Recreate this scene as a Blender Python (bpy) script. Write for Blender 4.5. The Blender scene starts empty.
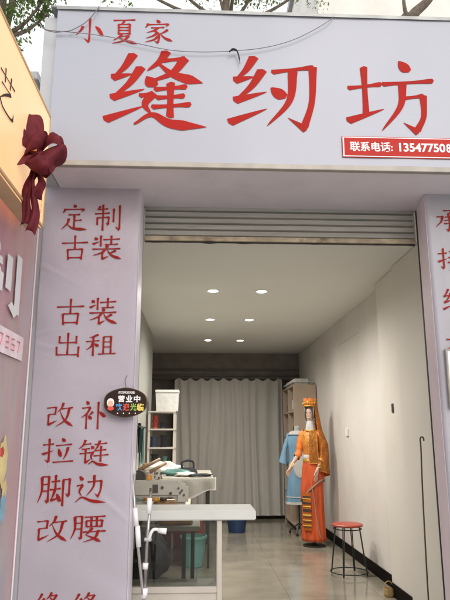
import bpy, bmesh, math, random
from mathutils import Vector, Matrix, noise
random.seed(7)
S = bpy.context.scene
COL = S.collection
R = math.radians
PITCH, YAW, CAMZ, FPX = R(12.86), R(2.51), 1.35, 600.0

# ------------------------------------------------------------------ measuring helpers
def ray(u, v):
    a = (u-225)/FPX; b = (300-v)/FPX
    fh = math.cos(PITCH)-b*math.sin(PITCH); up = math.sin(PITCH)+b*math.cos(PITCH)
    return Vector((fh*math.sin(YAW)+a*math.cos(YAW), fh*math.cos(YAW)-a*math.sin(YAW), up))
def PY(u, v, y):
    d = ray(u, v); d = d*(y/d.y); return Vector((d.x, d.y, d.z+CAMZ))
def PZ(u, v, z):
    d = ray(u, v); d = d*((z-CAMZ)/d.z); return Vector((d.x, d.y, d.z+CAMZ))
def PX(u, v, x):
    d = ray(u, v); d = d*(x/d.x); return Vector((d.x, d.y, d.z+CAMZ))

# ------------------------------------------------------------------ materials
def mat(name, col, rough=0.6, var=0.12, scale=6.0, bump=0.0, bscale=40.0, metal=0.0, spec=0.5,
        emit=None, estr=0.0, stretch=(1,1,1), stain=None, stain_amt=0.0, trans=0.0, coat=0.0):
    m = bpy.data.materials.new(name); m.use_nodes = True
    nt = m.node_tree; b = nt.nodes['Principled BSDF']
    b.inputs['Roughness'].default_value = rough
    b.inputs['Metallic'].default_value = metal
    b.inputs['Specular IOR Level'].default_value = spec
    b.inputs['Coat Weight'].default_value = coat
    if trans: b.inputs['Transmission Weight'].default_value = trans
    tc = nt.nodes.new('ShaderNodeTexCoord'); mp = nt.nodes.new('ShaderNodeMapping')
    mp.inputs['Scale'].default_value = stretch
    nt.links.new(tc.outputs['Object'], mp.inputs['Vector'])
    n = nt.nodes.new('ShaderNodeTexNoise'); n.inputs['Scale'].default_value = scale
    n.inputs['Detail'].default_value = 6
    nt.links.new(mp.outputs[0], n.inputs['Vector'])
    r = nt.nodes.new('ShaderNodeValToRGB')
    r.color_ramp.elements[0].position = 0.3; r.color_ramp.elements[1].position = 0.7
    c = Vector(col[:3])
    r.color_ramp.elements[0].color = (*(c*(1-var)), 1)
    r.color_ramp.elements[1].color = (*[min(1, k*(1+var)) for k in c], 1)
    nt.links.new(n.outputs['Fac'], r.inputs['Fac'])
    out = r.outputs['Color']
    if stain:
        n2 = nt.nodes.new('ShaderNodeTexNoise'); n2.inputs['Scale'].default_value = scale*0.45
        n2.inputs['Detail'].default_value = 9; n2.inputs['Roughness'].default_value = 0.7
        nt.links.new(mp.outputs[0], n2.inputs['Vector'])
        r2 = nt.nodes.new('ShaderNodeValToRGB')
        r2.color_ramp.elements[0].position = 0.52; r2.color_ramp.elements[0].color = (0,0,0,1)
        r2.color_ramp.elements[1].position = 0.72; r2.color_ramp.elements[1].color = (stain_amt,)*3+(1,)
        nt.links.new(n2.outputs['Fac'], r2.inputs['Fac'])
        mx = nt.nodes.new('ShaderNodeMix'); mx.data_type = 'RGBA'
        nt.links.new(r2.outputs['Color'], mx.inputs['Factor'])
        nt.links.new(out, mx.inputs['A']); mx.inputs['B'].default_value = (*stain, 1)
        out = mx.outputs['Result']
    nt.links.new(out, b.inputs['Base Color'])
    if bump:
        n3 = nt.nodes.new('ShaderNodeTexNoise'); n3.inputs['Scale'].default_value = bscale
        n3.inputs['Detail'].default_value = 5
        nt.links.new(mp.outputs[0], n3.inputs['Vector'])
        bp = nt.nodes.new('ShaderNodeBump'); bp.inputs['Strength'].default_value = bump
        bp.inputs['Distance'].default_value = 0.01
        nt.links.new(n3.outputs['Fac'], bp.inputs['Height'])
        nt.links.new(bp.outputs[0], b.inputs['Normal'])
    if emit:
        b.inputs['Emission Color'].default_value = (*emit, 1)
        b.inputs['Emission Strength'].default_value = estr
    return m

M = {}
M['sign'] = mat('sign panel', (.345,.368,.435), .38, .035, 1.6, .12, 5, stain=(.45,.45,.48), stain_amt=.25)
M['sign_trim'] = mat('sign trim', (.33,.31,.28), .5, .12, 9, metal=.2)
M['flashing'] = mat('grey flashing', (.26,.27,.27), .45, .2, 7, metal=.5, bump=.1)
M['cladding'] = mat('pale cladding', (.42,.44,.47), .5, .06, 3)
M['banner'] = mat('banner vinyl', (.735,.69,.785), .42, .04, 2.2, .4, 6, stain=(.48,.44,.47), stain_amt=.25)
M['banner_r'] = mat('banner vinyl cool', (.67,.665,.73), .42, .04, 2.2, .35, 6)
M['reveal'] = mat('reveal vinyl', (.72,.62,.68), .42, .08, 5, .3, 9, stretch=(1,1,.3))
M['soffit'] = mat('soffit panel', (.70,.66,.70), .5, .06, 2.5, .1, 6, stain=(.34,.31,.33), stain_amt=.4)
M['red'] = mat('red vinyl', (.25,.012,.010), .6, .10, 12, spec=.15)
M['red_big'] = mat('red sign lettering', (.36,.014,.009), .6, .08, 5, spec=.15)
M['red_plate'] = mat('red plate', (.44,.035,.028), .6, .06, 8, spec=.15)
M['white_ink'] = mat('white ink', (.80,.80,.82), .5, .03)
M['shutter'] = mat('shutter slat', (.62,.62,.59), .42, .14, 5, .15, 30, metal=.1, stretch=(.3,1,4), stain=(.10,.08,.06), stain_amt=.5)
M['shutter_bar'] = mat('shutter bottom bar', (.42,.36,.26), .55, .3, 12, .3, 40, metal=.3, stain=(.06,.035,.02), stain_amt=.9)
M['black'] = mat('black rubber', (.012,.012,.013), .6, .2)
M['skirting'] = mat('black skirting tile', (.005,.004,.004), .55, .3, 9, spec=.06)
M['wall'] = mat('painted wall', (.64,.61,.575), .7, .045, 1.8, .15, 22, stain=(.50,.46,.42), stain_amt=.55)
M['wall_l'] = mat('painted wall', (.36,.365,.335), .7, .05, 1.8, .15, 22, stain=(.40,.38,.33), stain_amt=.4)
M['pier'] = mat('painted pier', (.68,.645,.59), .6, .03, 2.5, .08, 30)
M['ceiling'] = mat('painted ceiling', (.76,.76,.72), .75, .02, 1.3, .05, 18)
M['dark_brown'] = mat('dark panelling', (.20,.18,.16), .6, .2, 5)
M['brown_trim'] = mat('brown trim', (.10,.085,.075), .5, .2, 5)
M['curtain'] = mat('curtain cloth', (.54,.52,.48), .85, .07, 4, .3, 90, stretch=(1,1,.25))
M['white'] = mat('white paint', (.74,.74,.72), .45, .04)
M['white_plastic'] = mat('white plastic', (.78,.78,.80), .35, .04)
M['chrome'] = mat('brushed steel tube', (.40,.38,.37), .32, .15, 30, metal=.75)
M['dark_metal'] = mat('dark metal', (.035,.04,.035), .45, .2, metal=.4)
M['bronze'] = mat('brown metal hook', (.12,.085,.05), .45, .25, 30, metal=.6)
M['machine'] = mat('machine enamel', (.36,.35,.31), .35, .08, 10, coat=.2)
M['machine_dark'] = mat('machine dark', (.05,.045,.04), .45, .3, 12)
M['counter'] = mat('laminate counter', (.56,.575,.56), .3, .04, 5)
M['counter_frame'] = mat('counter frame', (.50,.47,.42), .4, .06, 6)
M['table'] = mat('cream table', (.50,.47,.40), .4, .08, 5)
M['wood'] = mat('light wood', (.24,.15,.075), .55, .25, 12, stretch=(1,1,.15))
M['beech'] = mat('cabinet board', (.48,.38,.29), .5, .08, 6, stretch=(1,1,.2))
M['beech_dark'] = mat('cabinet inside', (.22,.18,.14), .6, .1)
M['thread_gold'] = mat('gold thread', (.50,.24,.04), .6, .3, 30)
M['cloth_red'] = mat('red cloth', (.33,.05,.03), .85, .2, 9, .4, 20)
M['cloth_dark'] = mat('dark cloth', (.02,.022,.028), .9, .3, 9, .4, 20)
M['cloth_teal'] = mat('teal cloth', (.10,.22,.20), .9, .3, 9, .4, 20)
M['cloth_white'] = mat('white cloth', (.62,.62,.60), .9, .1, 9, .4, 20)
M['cloth_blue'] = mat('blue cloth', (.04,.055,.10), .9, .2, 9, .4, 20)
M['bin'] = mat('teal plastic', (.22,.50,.48), .4, .06, 6)
M['bin_blue'] = mat('navy plastic', (.02,.05,.13), .4, .1, 6)
M['stool_red'] = mat('red stool plastic', (.34,.05,.028), .4, .1, 10)
M['sky_dress'] = mat('light blue satin', (.19,.36,.52), .6, .2, 7, .7, 16, stretch=(1,1,.35))
M['orange'] = mat('orange chiffon', (.72,.20,.03), .6, .25, 10, .5, 22, stretch=(1,1,.3))
M['redorange'] = mat('red orange satin', (.56,.085,.02), .75, .28, 12, .9, 22, stretch=(1,1,.25))
M['stripe_orange'] = mat('orange stripe', (.70,.22,.03), .6, .15)
M['gold'] = mat('gold trim', (.62,.36,.06), .35, .3, 60, .4, 80, metal=.5)
M['trim_grey'] = mat('beaded grey trim', (.30,.22,.18), .5, .4, 90)
M['skin'] = mat('mannequin skin', (.52,.36,.27), .5, .06)
M['hair'] = mat('brown hair', (.09,.06,.045), .5, .2, 20)
M['bow'] = mat('burgundy ribbon', (.22,.034,.05), .6, .22, 18, .7, 22, spec=.25)
M['paper_orange'] = mat('orange paper', (.75,.22,.05), .5, .1)
M['plaque'] = mat('brown plaque', (.028,.014,.010), .55, .15, spec=.15)
M['plaque_edge'] = mat('plaque edge', (.07,.035,.022), .4, .1)
M['ink_blue'] = mat('blue ink', (.05,.28,.62), .5, .05)
M['ink_red'] = mat('red ink', (.62,.06,.05), .5, .05)
M['ink_green'] = mat('green ink', (.22,.42,.08), .5, .05)
M['ink_yellow'] = mat('yellow ink', (.78,.60,.12), .5, .05)
M['ink_black'] = mat('black brush ink', (.025,.015,.01), .6, .1)
M['print_pale'] = mat('pale print', (.86,.74,.78), .5, .12, 9)
M['print_rose'] = mat('rose print', (.66,.25,.30), .5, .2, 20)
M['print_yellow'] = mat('pale yellow print', (.80,.66,.30), .5, .15, 9)
M['print_blue'] = mat('pale blue print', (.25,.48,.62), .5, .15, 9)
M['skin_print'] = mat('printed skin tone', (.72,.45,.33), .5, .05)
M['straw'] = mat('straw', (.48,.33,.14), .7, .3, 40)
M['bark'] = mat('bark', (.13,.105,.08), .9, .35, 14, .6, 20)
M['pale_wall'] = mat('pale render wall', (.70,.68,.64), .8, .08, 1.2, stain=(.5,.48,.45), stain_amt=.5)
M['pave'] = mat('paving', (.36,.345,.33), .8, .15, 3, .3, 12)
M['wire'] = mat('grey wire', (.17,.16,.17), .5, .2)
M['glow'] = mat('lamp lens', (.9,.9,.85), .4, .0, emit=(1,.95,.84), estr=14)
M['box_edge'] = mat('gold box edge', (.58,.40,.22), .4, .1, 8)

def leaf_mat(name, col, tr=(.28,.42,.09)):
    m = mat(name, col, .55, .4, 1.2)
    nt = m.node_tree; b = nt.nodes['Principled BSDF']; o = nt.nodes['Material Output']
    t = nt.nodes.new('ShaderNodeBsdfTranslucent'); t.inputs[0].default_value = (*tr, 1)
    mx = nt.nodes.new('ShaderNodeMixShader'); mx.inputs[0].default_value = .4
    nt.links.new(b.outputs[0], mx.inputs[1]); nt.links.new(t.outputs[0], mx.inputs[2])
    nt.links.new(mx.outputs[0], o.inputs[0]); return m
M['leaf'] = leaf_mat('leaf', (.065,.11,.03))

def glass_mat():
    m = bpy.data.materials.new('window glass'); m.use_nodes = True; nt = m.node_tree
    nt.nodes.remove(nt.nodes['Principled BSDF'])
    t = nt.nodes.new('ShaderNodeBsdfTransparent'); t.inputs[0].default_value = (.62,.64,.62,1)
    g = nt.nodes.new('ShaderNodeBsdfGlossy'); g.inputs['Roughness'].default_value = .03
    f = nt.nodes.new('ShaderNodeFresnel'); f.inputs[0].default_value = 1.5
    mx = nt.nodes.new('ShaderNodeMixShader')
    nt.links.new(f.outputs[0], mx.inputs[0]); nt.links.new(t.outputs[0], mx.inputs[1]); nt.links.new(g.outputs[0], mx.inputs[2])
    nt.links.new(mx.outputs[0], nt.nodes['Material Output'].inputs[0]); return m
M['glass'] = glass_mat()

def floor_mat():
    m = bpy.data.materials.new('polished floor tile'); m.use_nodes = True; nt = m.node_tree
    b = nt.nodes['Principled BSDF']
    tc = nt.nodes.new('ShaderNodeTexCoord')
    br = nt.nodes.new('ShaderNodeTexBrick'); br.offset = 0; br.inputs['Scale'].default_value = 1
    br.inputs['Brick Width'].default_value = .8; br.inputs['Row Height'].default_value = .8
    br.inputs['Mortar Size'].default_value = .0025
    br.inputs['Color1'].default_value = (.25,.232,.185,1); br.inputs['Color2'].default_value = (.235,.215,.172,1)
    br.inputs['Mortar'].default_value = (.13,.118,.095,1)
    nt.links.new(tc.outputs['Object'], br.inputs['Vector'])
    n = nt.nodes.new('ShaderNodeTexNoise'); n.inputs['Scale'].default_value = 2.4; n.inputs['Detail'].default_value = 3; n.inputs['Roughness'].default_value = .5
    nt.links.new(tc.outputs['Object'], n.inputs['Vector'])
    r = nt.nodes.new('ShaderNodeValToRGB'); r.color_ramp.elements[0].color = (.8,.8,.8,1); r.color_ramp.elements[1].color = (1.15,1.12,1.1,1)
    r.color_ramp.elements[0].position = .35; r.color_ramp.elements[1].position = .65
    nt.links.new(n.outputs['Fac'], r.inputs['Fac'])
    mx = nt.nodes.new('ShaderNodeMix'); mx.data_type = 'RGBA'; mx.blend_type = 'MULTIPLY'; mx.inputs['Factor'].default_value = 1
    nt.links.new(br.outputs['Color'], mx.inputs['A']); nt.links.new(r.outputs['Color'], mx.inputs['B'])
    nt.links.new(mx.outputs['Result'], b.inputs['Base Color'])
    r2 = nt.nodes.new('ShaderNodeMapRange'); r2.inputs['To Min'].default_value = .06; r2.inputs['To Max'].default_value = .24
    nt.links.new(n.outputs['Fac'], r2.inputs['Value']); nt.links.new(r2.outputs[0], b.inputs['Roughness'])
    return m
M['floor'] = floor_mat()

def pink_mat():
    m = bpy.data.materials.new('printed pink poster'); m.use_nodes = True; nt = m.node_tree
    b = nt.nodes['Principled BSDF']; b.inputs['Roughness'].default_value = .4
    tc = nt.nodes.new('ShaderNodeTexCoord'); mp = nt.nodes.new('ShaderNodeMapping')
    mp.inputs['Scale'].default_value = (1,2.2,.55)
    nt.links.new(tc.outputs['Object'], mp.inputs[0])
    n = nt.nodes.new('ShaderNodeTexNoise'); n.inputs['Scale'].default_value = 1.5; n.inputs['Detail'].default_value = 3; n.inputs['Distortion'].default_value = .4
    nt.links.new(mp.outputs[0], n.inputs['Vector'])
    r = nt.nodes.new('ShaderNodeValToRGB'); cr = r.color_ramp
    cr.elements[0].position = .30; cr.elements[0].color = (.90,.54,.66,1)
    cr.elements[1].position = .75; cr.elements[1].color = (.80,.72,.74,1)
    e = cr.elements.new(.44); e.color = (.94,.64,.70,1)
    e = cr.elements.new(.55); e.color = (.95,.72,.68,1)
    e = cr.elements.new(.64); e.color = (.90,.78,.84,1)
    nt.links.new(n.outputs['Fac'], r.inputs['Fac'])
    # paler towards the foot of the poster as printed
    sp = nt.nodes.new('ShaderNodeSeparateXYZ'); nt.links.new(tc.outputs['Object'], sp.inputs[0])
    mr = nt.nodes.new('ShaderNodeMapRange'); mr.inputs['From Min'].default_value = 2.0; mr.inputs['From Max'].default_value = 1.4
    mr.inputs['To Min'].default_value = 0; mr.inputs['To Max'].default_value = .75
    nt.links.new(sp.outputs['Z'], mr.inputs['Value'])
    mx = nt.nodes.new('ShaderNodeMix'); mx.data_type = 'RGBA'
    nt.links.new(mr.outputs[0], mx.inputs['Factor']); nt.links.new(r.outputs[0], mx.inputs['A'])
    n2 = nt.nodes.new('ShaderNodeTexNoise'); n2.inputs['Scale'].default_value = 2.3; nt.links.new(mp.outputs[0], n2.inputs['Vector'])
    r2 = nt.nodes.new('ShaderNodeValToRGB'); c2 = r2.color_ramp
    c2.elements[0].position = .35; c2.elements[0].color = (.62,.68,.80,1)
    c2.elements[1].position = .62; c2.elements[1].color = (.90,.70,.72,1)
    e = c2.elements.new(.48); e.color = (.84,.80,.81,1)
    nt.links.new(n2.outputs['Fac'], r2.inputs['Fac']); nt.links.new(r2.outputs[0], mx.inputs['B'])
    nt.links.new(mx.outputs['Result'], b.inputs['Base Color']); return m
M['pink'] = pink_mat()

def lightbox_mat():
    m = bpy.data.materials.new('lit warm acrylic'); m.use_nodes = True; nt = m.node_tree
    b = nt.nodes['Principled BSDF']; b.inputs['Roughness'].default_value = .35
    b.inputs['Base Color'].default_value = (.6,.42,.24,1)
    tc = nt.nodes.new('ShaderNodeTexCoord')
    n = nt.nodes.new('ShaderNodeTexNoise'); n.inputs['Scale'].default_value = 1.6; n.inputs['Detail'].default_value = 1
    nt.links.new(tc.outputs['Object'], n.inputs['Vector'])
    r = nt.nodes.new('ShaderNodeValToRGB'); r.color_ramp.elements[0].color = (1,.50,.20,1); r.color_ramp.elements[1].color = (1,.64,.36,1)
    r.color_ramp.elements[0].position = .35; r.color_ramp.elements[1].position = .65
    nt.links.new(n.outputs['Fac'], r.inputs['Fac']); nt.links.new(r.outputs[0], b.inputs['Emission Color'])
    b.inputs['Emission Strength'].default_value = .56
    return m
M['lightbox'] = lightbox_mat()

def sequin_mat():
    m = mat('gold sequin chiffon', (.62,.22,.04), .5, .25, 12, .4, 30)
    nt = m.node_tree; b = nt.nodes['Principled BSDF']
    tc = nt.nodes.new('ShaderNodeTexCoord'); v = nt.nodes.new('ShaderNodeTexVoronoi'); v.inputs['Scale'].default_value = 38
    nt.links.new(tc.outputs['Object'], v.inputs['Vector'])
    r = nt.nodes.new('ShaderNodeValToRGB'); r.color_ramp.elements[0].position = .22; r.color_ramp.elements[0].color = (1,1,1,1)
    r.color_ramp.elements[1].position = .30; r.color_ramp.elements[1].color = (0,0,0,1)
    nt.links.new(v.outputs['Distance'], r.inputs['Fac'])
    old = b.inputs['Base Color'].links[0].from_socket
    mx = nt.nodes.new('ShaderNodeMix'); mx.data_type = 'RGBA'
    nt.links.new(r.outputs[0], mx.inputs['Factor']); nt.links.new(old, mx.inputs['A']); mx.inputs['B'].default_value = (.85,.62,.12,1)
    nt.links.new(mx.outputs['Result'], b.inputs['Base Color'])
    nt.links.new(r.outputs[0], b.inputs['Metallic'])
    return m
M['sequin'] = sequin_mat()

# ------------------------------------------------------------------ object helpers
def tag(o, label=None, cat=None, group=None, kind=None):
    if label: o['label'] = label
    if cat: o['category'] = cat
    if group: o['group'] = group
    if kind: o['kind'] = kind
    return o
def empty(name, loc, rz=0):
    o = bpy.data.objects.new(name, None); COL.objects.link(o); o.location = loc; o.rotation_euler = (0,0,rz)
    o.empty_display_size = .1; return o
def link(name, me, m, parent=None, local=False, smooth=False, kind=None):
    o = bpy.data.objects.new(name, me); COL.objects.link(o)
    if m is not None: me.materials.clear(); me.materials.append(m)
    if smooth:
        for p in me.polygons: p.use_smooth = True
    if parent:
        o.parent = parent
        if not local: # mesh is in world coordinates
            mw = WM(parent).inverted(); me.transform(mw)
    else:
        pass
    if kind: o['kind'] = kind
    return o
def WM(o):
    m = Matrix.LocRotScale(o.location, o.rotation_euler, o.scale)
    return WM(o.parent) @ m if o.parent else m
class MB:
    def __init__(s): s.bm = bmesh.new()
    def box(s, a, b, bev=0):
        a = Vector(a); b = Vector(b)
        r = bmesh.ops.create_cube(s.bm, size=1)
        sz = b-a; c = (a+b)/2
        for v in r['verts']: v.co = Vector((v.co.x*sz.x, v.co.y*sz.y, v.co.z*sz.z))+c
        if bev:
            es = list({e for v in r['verts'] for e in v.link_edges})
            bmesh.ops.bevel(s.bm, geom=es, offset=bev, segments=2, affect='EDGES')
        return s
    def ring(s, pts): return [s.bm.verts.new(p) for p in pts]
    def loft(s, rings, closed=True, cap=True):
        rs = [s.ring(r) for r in rings]; n = len(rs[0])
        for a, b in zip(rs, rs[1:]):
            for i in range(n if closed else n-1):
                j = (i+1) % n
                s.bm.faces.new((a[i], a[j], b[j], b[i]))
        if cap and closed:
            s.bm.faces.new(rs[0][::-1]); s.bm.faces.new(rs[-1])
        return s
    def tube(s, pts, rad, n=8, cap=True):
        pts = [Vector(p) for p in pts]; k = len(pts)
        rads = rad if isinstance(rad, (list, tuple)) else [rad]*k
        rings = []; up = None
        for i, p in enumerate(pts):
            t = (pts[min(i+1,k-1)]-pts[max(i-1,0)])
            t = t.normalized() if t.length > 0 else Vector((0,0,1))
            if up is None:
                up = Vector((0,0,1)) if abs(t.z) < .9 else Vector((1,0,0))
            a = t.cross(up); a = a.normalized() if a.length > 1e-6 else t.orthogonal().normalized()
            b = a.cross(t).normalized(); up = b
            rings.append([p+(a*math.cos(2*math.pi*q/n)+b*math.sin(2*math.pi*q/n))*rads[i] for q in range(n)])
        return s.loft(rings, cap=cap)
    def lathe(s, c, prof, n=24, sx=1, sy=1, cap=True):
        c = Vector(c)
        return s.loft([[c+Vector((math.cos(2*math.pi*q/n)*r*sx, math.sin(2*math.pi*q/n)*r*sy, z)) for q in range(n)] for r, z in prof], cap=cap)
    def sheet(s, f, nu, nv):
        g = [[s.bm.verts.new(f(i/nu, j/nv)) for i in range(nu+1)] for j in range(nv+1)]
        for j in range(nv):
            for i in range(nu):
                s.bm.faces.new((g[j][i], g[j][i+1], g[j+1][i+1], g[j+1][i]))
        return s
    def solid(s, th):
        g = list(s.bm.faces); bmesh.ops.solidify(s.bm, geom=g, thickness=th); return s
    def blob(s, c, r, sub=2, amp=.15, seed=0, sc=(1,1,1)):
        q = bmesh.ops.create_icosphere(s.bm, subdivisions=sub, radius=1)
        for v in q['verts']:
            d = 1+amp*noise.noise(v.co*1.8+Vector((seed*3.1, seed, 0)))*2
            v.co = Vector((v.co.x*sc[0], v.co.y*sc[1], v.co.z*sc[2]))*r*d+Vector(c)
        return s
    def build(s, name, m, parent=None, local=False, smooth=False, kind=None):
        bmesh.ops.recalc_face_normals(s.bm, faces=s.bm.faces)
        me = bpy.data.meshes.new(name); s.bm.to_mesh(me); s.bm.free()
        return link(name, me, M[m] if isinstance(m, str) else m, parent, local, smooth, kind)

def catmull(pts, n=8):
    pts = [Vector(p) for p in pts]
    if len(pts) == 2: return [pts[0].lerp(pts[1], i/n) for i in range(n+1)]
    P = [pts[0]*2-pts[1]]+pts+[pts[-1]*2-pts[-2]]; out = []
    for i in range(1, len(P)-2):
        for k in range(n):
            t = k/n; a, b, c, d = P[i-1], P[i], P[i+1], P[i+2]
            out.append(.5*((2*b)+(c-a)*t+(2*a-5*b+4*c-d)*t*t+(3*b-a-3*c+d)*t*t*t))
    out.append(pts[-1]); return out

# ------------------------------------------------------------------ brush-written characters
SI = "p 28,8 20,24 10,36;t 9,37 28,32;p 36,24 25,44 10,60;t 9,61 40,50;t 4,87 40,70;"
YUE = "p 14,12 15,54 4,90;h 14,12 34,10;s 34,10 33,86;g 32,88 24,80;h 15,34 33,33;h 15,54 33,53;"
SHOU = "h 6,28 38,24;s 25,6 25,86;g 24,88 12,79;t 5,61 40,47;"
G = {
'小': "s 50,8 51,50 50,86;g 50,88 34,76;p 30,36 24,50 10,66;d 68,36 78,46 90,66",
'夏': "h 16,12 84,8;p 50,12 46,20 40,25;s 32,27 33,64;h 32,27 68,25;s 68,25 68,64;h 34,38 66,37;h 34,49 66,48;h 34,61 66,60;p 44,64 34,76 16,88;h 38,72 66,69;p 66,69 48,88 12,100;n 36,76 58,88 94,99",
'家': "d 48,0 56,11;p 22,16 20,24 14,33;h 22,20 82,16;g 82,16 74,29;h 32,33 70,30;p 52,32 40,44 18,54;s 42,44 56,62 53,92;g 53,95 41,86;p 50,54 38,66 16,77;p 54,66 40,82 14,93;p 80,40 70,50 60,56;n 58,54 72,74 96,87",
'缝': SI+"p 60,4 54,16 42,28;h 57,15 78,12;p 78,12 66,30 42,42;n 52,18 68,32 96,41;h 50,50 80,46;h 52,60 78,57;h 48,71 84,67;s 65,42 65,82;d 42,36 49,46;h 36,58 48,55;p 48,55 41,68 47,79;n 32,91 48,80 66,90 100,93",
'纫': SI+"h 46,26 86,19;s 86,19 84,60 76,90;g 77,93 60,80;p 66,25 62,60 40,90;d 45,46 57,56",
'坊': "h 4,40 40,34;s 22,12 22,74;t 2,82 42,66;d 62,4 71,16;h 42,34 98,28;h 62,52 86,48;s 86,48 85,74 77,92;g 77,95 62,83;p 64,32 60,62 38,94",
'定': "d 48,2 55,10;p 20,18 18,26 13,34;h 20,20 82,17;g 82,17 74,29;h 32,40 70,37;s 52,40 52,88;h 52,61 76,58;p 34,54 30,72 10,95;n 28,74 50,90 96,93",
'制': "p 24,8 20,16 13,23;h 20,20 50,16;h 8,36 56,32;s 34,2 35,96;s 16,50 16,76;h 16,50 54,47;s 54,47 53,72;g 53,75 45,68;s 70,16 70,64;s 90,4 91,90;g 90,93 76,81",
'古': "h 6,32 94,27;s 50,2 50,54;s 26,56 29,94;h 26,56 76,53;s 76,53 73,92;h 29,87 73,85",
'装': "d 14,10 20,19;t 8,37 28,26;s 32,2 32,44;h 40,18 90,14;s 64,2 64,36;h 46,38 84,35;d 48,42 54,49;h 8,57 92,53;p 46,56 36,70 8,83;s 38,68 38,94;t 37,96 58,83;p 78,61 68,68 60,72;n 52,58 66,80 97,95",
'出': "s 50,2 50,88;s 22,16 22,42;h 22,42 78,39;s 78,14 78,43;s 14,58 15,90;h 15,89 86,87;s 86,56 86,96",
'租': "p 42,4 26,14 13,18;h 4,35 46,30;s 27,14 27,96;p 27,36 20,56 4,72;d 32,44 43,55;s 60,14 60,86;h 60,14 84,12;s 84,12 84,86;h 60,36 84,35;h 60,58 84,57;h 44,89 100,85",
'改': "h 8,24 38,20;s 38,20 36,47;h 14,48 37,45;s 14,48 14,84;t 13,87 44,69;p 62,4 56,24 42,40;h 58,26 94,21;p 83,24 72,66 38,94;n 52,36 68,68 98,92",
'补': "d 22,2 30,12;h 8,26 37,22;p 36,23 26,42 4,60;s 24,42 24,96;p 45,38 40,44 33,49;d 30,52 41,62;s 64,4 64,96;d 68,38 88,55",
'拉': SHOU+"d 64,4 72,15;h 46,30 94,25;d 54,42 61,68;p 83,36 78,58 69,80;h 38,89 100,84",
'链': "p 22,2 16,20 2,35;h 18,19 40,15;h 12,36 37,33;h 6,52 40,48;s 24,34 24,82;t 23,86 42,70;h 52,18 90,13;p 68,4 60,28 52,40;h 52,41 88,37;s 72,24 72,80;h 50,60 96,55;d 42,24 48,33;h 38,48 49,45;p 48,45 42,62 47,76;n 34,90 48,80 66,90 100,93",
'脚': YUE+"h 42,26 65,23;s 53,6 53,48;h 38,50 68,46;p 52,50 48,66 42,80;t 41,82 64,74;d 58,62 67,84;h 74,20 94,17;s 93,17 92,66;g 91,69 81,60;s 75,20 75,98",
'边': "h 40,30 84,25;s 83,26 81,54 74,74;g 75,77 62,66;p 60,8 58,44 36,76;d 14,12 24,24;h 6,43 25,38;p 24,40 15,60 23,76;n 4,94 24,79 54,90 100,95",
'腰': YUE+"h 42,13 98,9;s 46,26 47,46;h 46,26 90,23;s 90,23 88,45;s 60,13 60,44;s 75,12 75,44;h 47,46 89,44;p 63,50 54,64 45,74;n 45,74 66,84 88,98;p 81,58 70,84 38,99;h 38,64 100,60",
'承': "h 34,9 66,6;p 66,7 58,16 50,20;s 50,20 54,60 50,93;g 50,96 38,86;h 38,36 62,34;h 36,50 64,48;h 34,64 66,62;h 10,36 31,33;p 30,33 24,56 4,80;p 88,25 76,36 66,43;n 63,28 72,60 98,85",
'接': SHOU+"d 66,0 72,10;h 48,18 92,14;d 58,24 63,35;p 81,22 77,30 71,36;h 44,43 98,38;p 65,46 56,62 47,73;n 48,73 68,82 90,96;p 83,54 72,82 42,98;h 40,63 100,58",
'衣': "d 48,2 55,14;h 8,28 92,24;p 48,28 36,48 6,68;s 36,48 36,92;t 35,94 57,79;p 82,35 70,46 60,53;n 50,34 64,68 98,90",
'艺': "h 10,22 90,17;s 34,4 36,34;s 66,4 63,33;h 20,46 70,42;p 70,42 40,62 16,84;s 16,84 34,94 70,94 88,90;t 88,92 90,72",
}
WP = {'h': lambda t: 1.0-.38*math.sin(math.pi*min(1,t*1.02))+(.28 if t > .86 else 0)*(1-abs(t-.93)/.07),
      's': lambda t: 1.22-.30*math.sin(math.pi*t)-.12*t,
      'p': lambda t: 1.25*(1-t)**.62+.06,
      'n': lambda t: (.35+1.25*(t/.78)**1.3) if t < .78 else 1.60*(1-(t-.78)/.22)+.04,
      'd': lambda t: .25+1.35*math.sin(math.pi*min(1,(t*.72+.06))) if t < .9 else 1.2,
      't': lambda t: 1.3*(1-t)**.8+.08,
      'g': lambda t: 1.25*(1-t)+.05}
BASE = {'h': 6.2, 's': 7.2, 'p': 7.6, 'n': 7.6, 'd': 8, 't': 7, 'g': 7}
def stroke_polys(ch, weight=1.0, plain=False):
    out = []
    for st in G[ch].split(';'):
        if not st: continue
        k, *ps = st.split(' ')
        pts = [tuple(float(q) for q in p.split(',')) for p in ps]
        c = catmull([(x, y, 0) for x, y in pts], 9 if len(pts) == 2 else 8)
        m = len(c)-1; L = []; Rr = []
        for i, p in enumerate(c):
            t = i/m; tg = (c[min(i+1,m)]-c[max(i-1,0)]).normalized(); nn = Vector((-tg.y, tg.x, 0))
            w = BASE[k]*weight*(1.0 if plain else WP[k](t))*.5
            # slanted pen ends give the brush look
            sh = tg*w*.28*(1 if i == 0 else (-1 if i == m else 0)) if not plain else Vector((0,0,0))
            L.append(p+nn*w+sh); Rr.append(p-nn*w-sh*.4)
        a = c[0]-(c[1]-c[0]).normalized()*BASE[k]*weight*.22*(0 if plain else 1)
        b = c[-1]+(c[-1]-c[-2]).normalized()*BASE[k]*weight*(.22 if k in 'hsd' and not plain else 0)
        out.append((L, Rr, a, b))
    return out
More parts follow.
